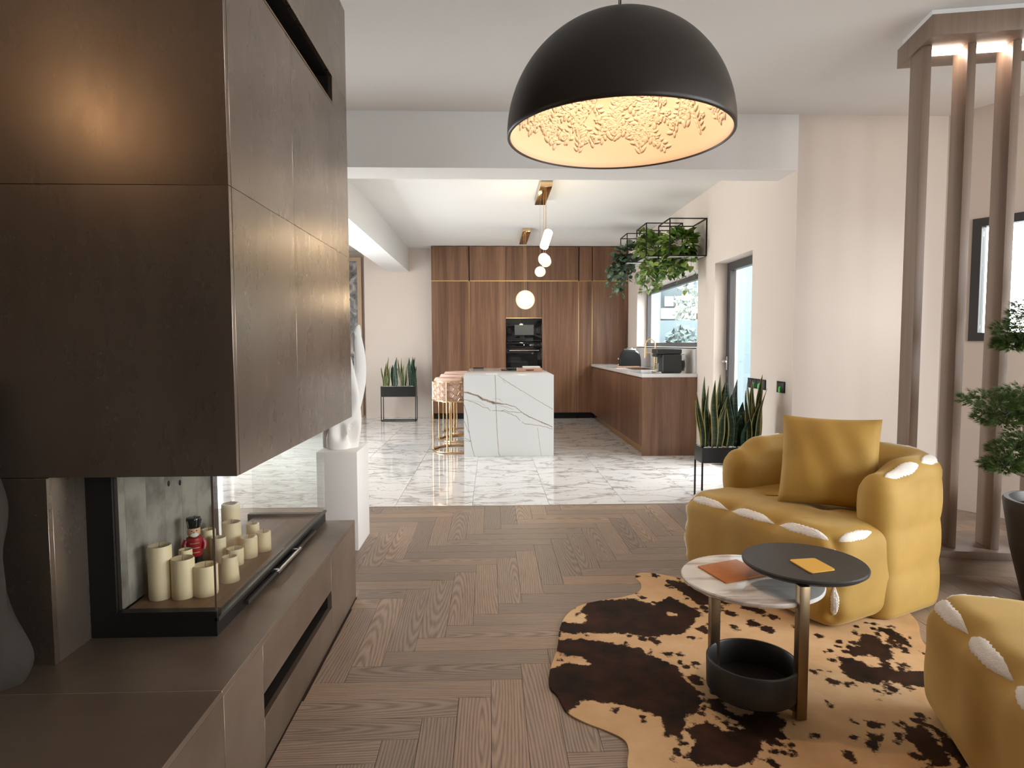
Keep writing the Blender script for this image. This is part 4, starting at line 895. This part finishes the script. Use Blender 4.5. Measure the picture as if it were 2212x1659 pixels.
for sc0 in (xb-cr2-xf+.5*cr2*1.57, STOT-(xb-cr2-xf)-.5*cr2*1.57):
    p, t, nn = along(sc0)
    for z in (.10,.30,.50): patch(ch, shell_surf, (*(p+nn*.12),z), (0,0,1), (*t,0), .092, .036)
for (u,z) in ((.52,.30),(.52,.46),(.55,.15)):
    MB().ball((u,-.035,z),((.007,0,0),(0,.004,0),(0,0,.007))).build('button', VEL, ch, local=True)

def pillow(n=26, S=.225, T=.075):
    m = MB(); top = []; bot = []
    for i in range(n+1):
        ra = []; rb = []
        for j in range(n+1):
            u, v = 2*i/n-1, 2*j/n-1; e_ = (max(1-abs(u)**2.6,0)*max(1-abs(v)**2.6,0))**.45
            pin = 1-.05*(1-v*v)*abs(u)**3; pin2 = 1-.05*(1-u*u)*abs(v)**3
            w = T*e_+.004*math.sin(9*u+4*v)*e_
            ra.append((u*S*pin,v*S*pin2,w+.002)); rb.append((u*S*pin,v*S*pin2,-w-.002))
        top.append(ra); bot.append(rb[::-1])
    m.grid(top); m.grid(bot); return m
cu = thing('cushion', 'square mustard scatter cushion leaning in the armchair', 'cushion', (1.675,3.06,.442))
pob = pillow().build('cover', VEL, cu, local=True, smooth=80, weld=True)
nrm = Vector((-.50,-.80,.28)).normalized(); xx_ = Vector((0,0,1)).cross(nrm).normalized(); yy_ = nrm.cross(xx_)
pob.matrix_local = Matrix(((xx_.x,yy_.x,nrm.x,0),(xx_.y,yy_.y,nrm.y,0),(xx_.z,yy_.z,nrm.z,.222),(0,0,0,1)))
e_pts = [(-.225,-.225),(.225,-.225),(.225,.225),(-.225,.225)]
pip = MB().tube([(x*(1-.045*(1-(y/.225)**2)) if abs(abs(x)-.225) < 1e-6 else x, y*(1-.045*(1-(x/.225)**2)) if abs(abs(y)-.225) < 1e-6 else y,0) for a,b in zip(e_pts,e_pts[1:]+e_pts[:1]) for x,y in [(a[0]+(b[0]-a[0])*t,a[1]+(b[1]-a[1])*t) for t in np.linspace(0,1,14,endpoint=False)]],.0035,6,True).build('piping', VEL, cu, local=True, smooth=60)
pip.matrix_local = pob.matrix_local.copy()

ot = thing('ottoman', 'matching mustard velvet ottoman with large white fleece seam insets on the rug edge', 'ottoman', (1.47,2.08,.0095), math.radians(-18.0))
# frame: x away to the right, y towards the viewer is negative
WO = .95
pins = [((0,-v,.41),.04,.06) for v in (.02,.30,.57,.88)]+[((.0,-v,.2),.015,.10) for v in (.30,.57)]+[((.40,-v,.41),.026,.08) for v in (.30,.58)]+[((0,0,z),.03,.05) for z in (.06,.24,.38)]+[((u,0,.41),.03,.05) for u in (.30,.58)]
osf = Soft((0,-WO,0),(.85,0,.415),.09,pins)
soft_mesh(osf,44).build('seat', VEL, ot, local=True, smooth=80, weld=True)
for v in (.155,.435,.72): patch(ot, osf.surf, (-.02,-v,.435), (0,1,0), (.7,0,.7), .134, .048)
for u in (.16,.44,.70): patch(ot, osf.surf, (u,.02,.435), (1,0,0), (0,-.7,.7), .125, .042)
for z in (.15,.31): patch(ot, osf.surf, (-.02,.02,z), (0,0,1), (.7,.7,0), .075, .022)

# ------------------------------------------------------------------ side table
tb = thing('side_table', 'bronze two-level side table with white marble and black round tops and black tray', 'table', (.95,2.12,.0095))
WM = M('white_marble',(.78,.76,.73),.06); k_ = N(WM)
k_.color(k_.ramp(k_.noise(k_.coord((.5,3,1),rot=(0,0,.5)), 5, 5, .6, .5), [(.36,(.50,.44,.39)),(.50,(.80,.78,.75)),(.8,(.84,.83,.81))]))
MB().lathe([(0,.380),(.236,.380),(.246,.388),(.247,.396),(.243,.400),(0,.400)],72,(.945,2.232)).build('marble_top', WM, tb, smooth=40)
blk = M('black_lacquer_grain',(.022,.022,.022),.42); k_ = N(blk); k_.bump(k_.noise(k_.coord((1,.1,1)), 90, 3), .25, .002)
MB().lathe([(0,.459),(.195,.459),(.207,.468),(.208,.476),(.204,.480),(0,.480)],72,(1.107,2.168)).build('black_top', blk, tb, smooth=40)
PR, PL = (1.018,1.995), (.806,2.215)
for (x,y),z in ((PR,.459),(PL,.380)): MB().box(x-.017,x+.017,y-.017,y+.017,.0095,z).build('post', BRONZE, tb, .002)
MB().lathe([(0,.060),(.142,.060),(.150,.068),(.152,.165),(.149,.170),(.143,.170),(.140,.165),(.138,.082),(.130,.078),(0,.078)],72,(.893,2.085)).build('tray', blk, tb, smooth=40)
MB().add([(PR[0]-.017,PR[1],.03),(PR[0]+.0,PR[1]+.017,.03),(PL[0]+.017,PL[1],.03),(PL[0],PL[1]-.017,.03),(PR[0]-.017,PR[1],.058),(PR[0]+.0,PR[1]+.017,.058),(PL[0]+.017,PL[1],.058),(PL[0],PL[1]-.017,.058)],[(3,2,1,0),(4,5,6,7),(0,1,5,4),(1,2,6,5),(2,3,7,6),(3,0,4,7)]).build('cross_bar', BRONZE, tb)
OR = M('orange_suede',(.50,.16,.03),.85,sheen=.3); YE = M('yellow_felt',(.66,.37,.06),.85)
k_ = N(OR); k_.color(k_.ramp(k_.noise(k_.coord(), 6, 4), [(.35,(.42,.125,.022)),(.65,(.56,.19,.036))]))
tag(MB().prism([(.826,2.166),(1.008,2.243),(.959,2.405),(.782,2.335)],.4006,.406).build('suede_square', OR, None, .001), 'orange-brown suede square lying on the white marble table top', 'place mat')
rc = [(1.066,2.040),(1.166,2.065),(1.153,2.182),(1.053,2.168)]; q = []
for i in range(4):
    a,b,c = [Vector(p) for p in (rc[i-1],rc[i],rc[(i+1)%4])]; u = (a-b).normalized()*.012; w = (c-b).normalized()*.012
    q += [tuple(b+u*(1-t)**2+w*t**2) for t in (0,.25,.5,.75,1)]
tag(MB().prism(q,.4806,.4845).build('felt_coaster', YE), 'yellow rounded felt coaster lying on the black table top', 'coaster')

# ------------------------------------------------------------------ potted pine
pt = thing('potted_pine', 'cloud-pruned pine with dense needle pads in a tall dark pot', 'potted plant', (2.74,2.86,0))
MB().lathe([(0,0),(.165,0),(.17,.01),(.225,.25),(.255,.44),(.262,.485),(.255,.497),(.235,.497),(.228,.48),(.22,.44),(0,.44)],48).build('pot', M('dark_ceramic',(.030,.025,.022),.4), pt, local=True, smooth=50)
MB().lathe([(0,.452),(.10,.456),(.223,.45),(.223,.44),(0,.44)],32).build('soil', M('soil',(.03,.02,.014),.95), pt, local=True, smooth=50)
BARK = M('pine_bark',(.09,.055,.035),.9); k_ = N(BARK); k_.bump(k_.noise(k_.coord(), 60, 5, .7), .8, .01)
trk = [(0,0,.44),(.03,.01,.58),(-.03,.0,.74),(.04,-.02,.90),(.0,.01,1.08),(.06,0,1.25),(.02,.0,1.45)]
MB().tube(trk,[.045,.038,.034,.030,.025,.02,.012],10).build('trunk', BARK, pt, local=True, smooth=60)
NEED = M('pine_needle',(.035,.085,.022),.55); k_ = N(NEED); k_.color(k_.ramp(k_.noise(k_.coord(), 25, 2), [(.3,(.040,.078,.018)),(.6,(.105,.175,.038)),(.8,(.20,.26,.06))]))
pads = [((-.40,.0,.985),(.15,.12,.05)),((-.24,-.03,1.01),(.16,.14,.06)),((-.34,.02,.90),(.12,.10,.045)),((-.16,.0,.93),(.14,.14,.06)),((-.30,-.02,.755),(.11,.10,.045)),((-.36,-.03,.685),(.10,.09,.035)),((-.20,.0,.80),(.13,.12,.05)),
        ((-.28,.0,1.32),(.12,.11,.05)),((-.20,.0,1.40),(.13,.12,.06)),((-.34,-.02,1.25),(.08,.08,.035)),((.12,.05,1.15),(.18,.16,.06)),((.05,.0,1.55),(.17,.15,.07)),((.22,-.02,.85),(.15,.14,.05))]
for (c,s) in pads:
    nd = MB(); C_ = Vector(c); st_ = Vector(trk[min(range(7), key=lambda i: abs(trk[i][2]-c[2]+.05))])
    mid = (st_+C_)/2+Vector((0,0,-.035))
    MB().tube([st_,mid,C_-Vector((0,0,s[2]*.5))],[.014,.009,.005],6).build('branch', BARK, pt, local=True, smooth=60)
    for _ in range(290):
        d = Vector((random.gauss(0,1),random.gauss(0,1),random.gauss(0,1))).normalized(); rad = random.random()**.4
        p = C_+Vector((d.x*s[0]*rad,d.y*s[1]*rad,d.z*s[2]*rad)); ax = (Vector((d.x*.9,d.y*.9,.25+.4*d.z))).normalized()
        x = ax.orthogonal().normalized(); y = ax.cross(x)
        for q in range(16):
            a = random.uniform(0,2*PI); sp_ = random.uniform(.15,.95); v = (ax+(x*math.cos(a)+y*math.sin(a))*sp_).normalized(); L = random.uniform(.022,.036)
            w = v.orthogonal().normalized()*.0013; nd.add([p-w,p+w,p+v*L],[(0,1,2)])
    stuff(nd.build('needle_pad', NEED, pt, local=True))

# ------------------------------------------------------------------ snake plants on stands
SNK1 = M('snake_leaf',(.03,.07,.03),.4); k_ = N(SNK1); band = k_.noise(k_.coord((2,2,9)), 6, 3, .6, .5)
grn = k_.ramp(band, [(.35,(.012,.034,.016)),(.6,(.035,.075,.035)),(.8,(.10,.16,.09))])
edge = k_.ramp(k_.at('edge'), [(.66,(0,0,0)),(.78,(1,1,1))]); k_.color(k_.mix(edge, grn, (.42,.37,.12)))
SNK2 = M('snake_leaf_plain',(.03,.07,.03),.4); k_ = N(SNK2); band = k_.noise(k_.coord((2,2,12)), 6, 3, .6, .6); k_.color(k_.ramp(band, [(.35,(.010,.030,.016)),(.58,(.028,.065,.034)),(.75,(.12,.18,.12))]))
PEB = M('white_pebble',(.72,.71,.68),.7)
def snake_leaf(parent, x, y, z, h, w, lean, az, twist, plain):
    m = MB(); rows = []; ed = []; n = 16
    for i in range(n):
        t = i/(n-1); ww = w*(.45+.55*math.sin(PI*min(t*.85+.18,1)))*(1-t**5)**.8+.0006; a = az+twist*t
        cx = x+lean[0]*t**1.7+.006*math.sin(7*t+az); cy_ = y+lean[1]*t**1.7
        row = []
        for u in (-1,-.8,-.4,0,.4,.8,1):
            fold = .28*ww*(1-abs(u)); row.append((cx+math.cos(a)*ww*u-math.sin(a)*fold, cy_+math.sin(a)*ww*u+math.cos(a)*fold, z+h*t)); ed.append(abs(u))
        rows.append(row)
    o = m.grid(rows).build('leaf', SNK2 if plain else SNK1, parent, smooth=80, solid=.003); attr(o, 'edge', ed)
def plant_stand(x0,x1,y0,y1,zb,zt,label,leaves):
    t = thing('snake_plant_stand', label, 'potted plant', ((x0+x1)/2,(y0+y1)/2,0)); r = .006
    f = MB()
    for x in (x0+r,x1-r):
        for y in (y0+r,y1-r): f.box(x-r,x+r,y-r,y+r,0,zb)
    for y in (y0+r,y1-r): f.box(x0+2*r,x1-2*r,y-r,y+r,0,2*r)
    for x in (x0+r,x1-r): f.box(x-r,x+r,y0+2*r,y1-2*r,0,2*r)
    f.build('frame', BLACK, t); th = .006
    MB().box(x0,x1,y0,y1,zb,zb+th).box(x0,x0+th,y0,y1,zb+th,zt).box(x1-th,x1,y0,y1,zb+th,zt).box(x0+th,x1-th,y0,y0+th,zb+th,zt).box(x0+th,x1-th,y1-th,y1,zb+th,zt).build('planter_box', M('planter_black',(.010,.011,.010),.22), t)
    MB().box(x0+th,x1-th,y0+th,y1-th,zb+th,zt-.012).build('soil', M('soil_dark',(.05,.035,.025),.95), t)
    pb = MB(); pr = random.Random(int(x0*100))
    for _ in range(130):
        s_ = pr.uniform(.010,.018); pb.ball((pr.uniform(x0+.018,x1-.018),pr.uniform(y0+.018,y1-.018),zt-.012+s_*.4),((s_,0,0),(0,s_*.8,0),(0,0,s_*.6)),7,4)
    stuff(pb.build('pebbles', PEB, t, smooth=60))
    for a in leaves: snake_leaf(t, *a)
rs = random.Random(5)
def leafset(x0,x1,y,zt,hmax,clumps):
    L = []
    for (c,n,plain,hm,sp_,wd) in clumps:
        for i in range(n):
            lx = rs.uniform(-sp_,sp_); px = min(max(x0+(x1-x0)*c+lx*.5,x0+.03),x1-.03)
            h = hmax*hm*rs.uniform(.62,1.0) if i else hmax*hm
            L.append((px, y+rs.uniform(-.035,.035), zt-.02, h, wd*rs.uniform(.8,1.1), (lx*.9,rs.uniform(-.05,.05)), rs.uniform(-.7,.7), rs.uniform(-.9,.9), plain))
    return L
plant_stand(-1.80,-1.232,10.30,10.52,.402,.571,'black metal plant stand with striped snake plants against the back wall',
  leafset(-1.80,-1.232,10.41,.571,.50,[(.08,5,False,.8,.06,.020),(.17,4,False,1.0,.05,.024),(.36,4,True,.99,.05,.040),(.62,6,False,.97,.07,.020),(.85,5,True,1.0,.05,.040),(.92,3,True,.7,.04,.035)]))
plant_stand(1.668,2.24,4.92,5.11,.303,.425,'low black plant stand with tall snake plants by the terrace door',
  leafset(1.668,2.24,5.01,.425,.60,[(.10,6,False,.97,.09,.026),(.22,6,False,.93,.08,.030),(.34,3,False,1.0,.05,.034),(.45,4,True,.97,.05,.046),(.60,3,True,.62,.05,.05),(.74,5,False,.92,.07,.028),(.84,6,False,1.0,.09,.026)]))

# ------------------------------------------------------------------ wire shelf cubes with trailing plants
def wire_cube(x0,x1,y0,y1,z0,z1,label):
    t = thing('wire_shelf', label, 'shelf', ((x0+x1)/2,(y0+y1)/2,z0), 0, 'wire cube shelves above the kitchen window'); r = .0055
    xs = (x0+r,x1-r); ys = (y0+r,y1-r); zs = (z0+r,z1-r)
    for x in xs:
        for y in ys: MB().box(x-r,x+r,y-r,y+r,z0,z1).build('upright', MATTE, t)
        for z in zs: MB().box(x-r,x+r,y0+2*r,y1-2*r,z-r,z+r).build('rail', MATTE, t)
    for y in ys:
        for z in zs: MB().box(x0+2*r,x1-2*r,y-r,y+r,z-r,z+r).build('rail', MATTE, t)
    MB().box(x0+2*r,x1-2*r,y0+2*r,y1-2*r,z0+.002,z0+.009).build('shelf_board', M('pale_board',(.78,.76,.72),.5), t)
wire_cube(1.885,2.288,6.70,7.16,2.178,2.578,'lowest wire cube shelf of the row, holding the bright green pothos')
wire_cube(1.845,2.288,7.555,8.06,2.290,2.690,'middle wire cube shelf of the row above the kitchen window')
wire_cube(1.852,2.288,8.66,9.10,2.36,2.758,'wire cube shelf hanging by the tall walnut units')
def leaf_mesh(name, heart, mat):
    m = MB(); pr = [(0,-.02),(.42,-.10),(.52,.22),(.36,.62),(0,1.05)] if heart else [(0,0),(.40,.12),(.50,.45),(.36,.78),(0,.92)]
    v = [(0,y,0) for x,y in pr]+[(x*.5+.0,y,.10) for x,y in pr[1:-1]]+[(x,y,.12) for x,y in pr[1:-1]]+[(-x*.5,y,.10) for x,y in pr[1:-1]]+[(-x,y,.12) for x,y in pr[1:-1]]
    f = [(0,5,1),(1,5,6,2),(2,6,7,3),(3,7,4),(5,8,9,6),(6,9,10,7),(7,10,4),(0,8,5),(0,1,11),(1,2,12,11),(2,3,13,12),(3,4,13),(11,12,15,14),(12,13,16,15),(13,4,16),(0,11,14)]
    me = bpy.data.meshes.new(name); me.from_pydata(v,[],f); me.materials.append(mat); me.polygons.foreach_set('use_smooth',[True]*len(f)); return me
def leafmat(name, a, b, c):
    m = M(name, b, .42); k = N(m); k.color(k.ramp(k.rnd(), [(.0,a),(.5,b),(1.,c)])); return m
lm = [leaf_mesh('pothos_leaf',True,leafmat('pothos_green',(.030,.085,.012),(.095,.20,.025),(.30,.40,.07))),
      leaf_mesh('peperomia_leaf',True,leafmat('light_green',(.08,.17,.03),(.20,.32,.07),(.40,.46,.16))),
      leaf_mesh('ivy_leaf',False,leafmat('grey_green',(.022,.040,.026),(.085,.14,.08),(.24,.32,.22)))]
def hanging(name, label, c, r, h, n, me, size, vines, stem_mat, seed):
    R = random.Random(seed); t = thing(name, label, 'plant', c, 0, 'trailing plants on the wire shelves')
    MB().lathe([(0,0),(.07,0),(.085,.10),(.08,.105),(.07,.09),(0,.09)],24).build('pot', M('pot_white_'+str(seed),(.7,.69,.66),.5), t, local=True, smooth=50)
    def put(p, d, s):
        p = Vector((min(p.x, 2.27-c[0]-s*1.1), p.y, p.z))
        o = bpy.data.objects.new('leaf', me); COL.objects.link(o); o.parent = t; d = d.normalized(); side = d.cross(Vector((0,0,1)))
        side = side.normalized() if side.length > .05 else Vector((1,0,0)); q = R.uniform(-.8,.8); nz = side.cross(d).normalized(); side2 = side*math.cos(q)+nz*math.sin(q); n2 = side2.cross(d)
        o.matrix_local = Matrix(((side2.x*s,d.x*s,n2.x*s,p.x),(side2.y*s,d.y*s,n2.y*s,p.y),(side2.z*s,d.z*s,n2.z*s,p.z),(0,0,0,1)))
    for i in range(n):
        a = R.uniform(0,2*PI); e_ = R.uniform(-.5,1.4); rr = R.uniform(.6,1)
        d = Vector((math.cos(a)*math.cos(e_),math.sin(a)*math.cos(e_),math.sin(e_))); p = Vector((d.x*r*rr,d.y*r*rr,.10+d.z*h*rr))
        p.x = min(p.x,2.24-c[0]-.03); put(p, d+Vector((0,0,-.5)), size*R.uniform(.75,1.25))
    vm = MB()
    for (ax,ay,ex,ey,ez,nl_) in vines:
        pts_ = []
        for k in range(9):
            s = k/8; pts_.append(Vector((ax+(ex-ax)*s**.7+.015*math.sin(k*2.1+seed), ay+(ey-ay)*s**.7+.015*math.sin(k*1.7), .10+.05*math.sin(PI*min(s*2.2,1))+(ez-.10)*s**1.3)))
        vm.tube(pts_,.0022,5)
        for k in range(nl_):
            s = (k+R.random())/nl_*8; i = min(int(s),7); p = pts_[i]+(pts_[i+1]-pts_[i])*(s-i); put(p, Vector((R.uniform(-1,1),R.uniform(-1,1),R.uniform(-1.2,.1))), size*R.uniform(.6,1.05))
    vm.build('vines', stem_mat, t, local=True, smooth=60)
STEM = M('green_stem',(.10,.16,.04),.6)
Rv = random.Random(11)
def vset(n, xr, yr, zr, nl_, up=0):
    out = []
    for i in range(n):
        a = Rv.uniform(0,2*PI); ex, ey, ez = Rv.uniform(*xr), Rv.uniform(*yr), Rv.uniform(*zr); out.append((.08*math.cos(a),.08*math.sin(a),ex,ey,ez,nl_))
    for i in range(up): out.append((0,0,Rv.uniform(-.16,.02),Rv.uniform(-.05,.1),Rv.uniform(.30,.46),6))
    return out
hanging('pothos', 'bright green pothos spilling from the lowest wire shelf', (2.06,6.93,2.188), .22, .20, 170, lm[0], .080, vset(15,(-.36,.06),(-.16,.1),(-.30,-.05),12)+[(-.02,-.08,.02,-.22,-.42,7),(.02,-.08,.13,-.20,-.30,5)], STEM, 1)
hanging('peperomia', 'light green round-leaved trailing plant in the middle wire shelf', (2.0,7.80,2.30), .22, .17, 120, lm[1], .085, vset(18,(-.30,.10),(-.18,.12),(-.48,-.12),11,5), STEM, 2)
hanging('trailing_ivy', 'dark grey-green trailing ivy hanging before the tall walnut units', (1.95,8.88,2.37), .24, .16, 130, lm[2], .080, vset(22,(-.34,.02),(-.15,.15),(-.48,-.10),12), STEM, 3)

# ------------------------------------------------------------------ leaning stone artwork
ap = thing('stone_artwork', 'tall framed grey stone panel leaning in the rear recess', 'artwork', (-2.8,11.2,0))
stn = M('grey_marble_art',(.2,.2,.2),.3); k_ = N(stn); k_.color(k_.ramp(k_.noise(k_.coord((1,1,1)), 4.5, 8, .7, 1.2), [(.36,(.035,.035,.04)),(.5,(.22,.215,.21)),(.62,(.55,.54,.53))]))
MB().box(-3.25,-2.33,11.20,11.22,.03,2.70).build('stone_panel', stn, ap)
for a in ((-2.33,-2.26,11.18,11.24,0,2.76),(-3.29,-3.25,11.18,11.24,0,2.76),(-3.25,-2.33,11.18,11.24,2.70,2.76),(-3.25,-2.33,11.18,11.24,0,.03)): MB().box(*a).build('frame_bar', M('warm_frame',(.62,.45,.30),.4), ap)

# ------------------------------------------------------------------ outside the windows
tag(MB().box(2.6,16,-6,30,-.25,-.15).build('terrace_paving', M('grey_paving',(.15,.185,.20),.8)), 'pale paved terrace outside the kitchen windows', 'paving')['kind'] = 'structure'
tag(MB().box(3.0,4.6,12.6,12.75,-.15,1.72).build('garden_wall', M('garden_wall_blue',(.125,.175,.195),.8)), 'low pale blue garden wall seen through the kitchen window', 'wall')
hs = thing('neighbour_house', 'pale neighbouring house beyond the garden wall', 'house', (6.2,16,-.15))
MB().box(2.7,10,14,18,-.15,5.2).build('wall', M('house_blue',(.115,.155,.172),.8), hs)
MB().box(2.6,10.1,13.9,18.1,5.2,5.4).build('roof', M('roof_grey',(.2,.22,.25),.8), hs)
MB().box(2.7,4.85,13.94,13.999,1.80,2.04).build('string_course', M('house_white',(.42,.44,.45),.8), hs)
MB().box(3.30,3.74,13.9,13.999,-.15,5.0).build('pilaster', M('pilaster_pale',(.16,.19,.195),.8), hs)
for x,w in ((3.84,.20),(4.10,.13),(4.36,.22)): f_w = MB().box(x,x+w,13.96,13.999,2.08,2.30).build('window', M('house_frame',(.40,.42,.43),.6), hs); MB().box(x+.03,x+w-.03,13.95,13.96,2.10,2.28).build('pane', M('house_pane',(.33,.36,.38),.1), f_w)
def shrub(name,label,c,r,h,n,col,cat,seed):
    R = random.Random(seed); t = thing(name,label,cat,c); m = MB()
    for _ in range(n):
        d = Vector((R.gauss(0,1),R.gauss(0,1),R.gauss(0,1))).normalized()*R.random()**.35; p = Vector((d.x*r,d.y*r,h*.55+d.z*h*.45)); v = Vector((R.gauss(0,1),R.gauss(0,1),R.gauss(0,1))).normalized()*.09; w = v.orthogonal().normalized()*.05
        m.add([p-w,p+v,p+w,p-v],[(0,1,2,3)])
    stuff(m.build('foliage', M(name+'_green',col,.6), t, local=True)); MB().tube([(0,0,0),(.02,0,h*.6)],[.06,.03],8).build('stem', BARK, t, local=True)
shrub('garden_shrub','rounded green shrub against the low garden wall',(3.62,11.9,-.15),.42,1.75,1500,(.10,.15,.15),'shrub',1)
shrub('garden_tree','slim pale blossoming tree between garden wall and house',(4.35,13.3,-.15),.5,3.4,700,(.30,.34,.30),'tree',2)
shrub('patio_bush','leafy bush outside the small living room window',(6.3,5.2,-.15),.9,3.2,1600,(.22,.30,.24),'shrub',3)
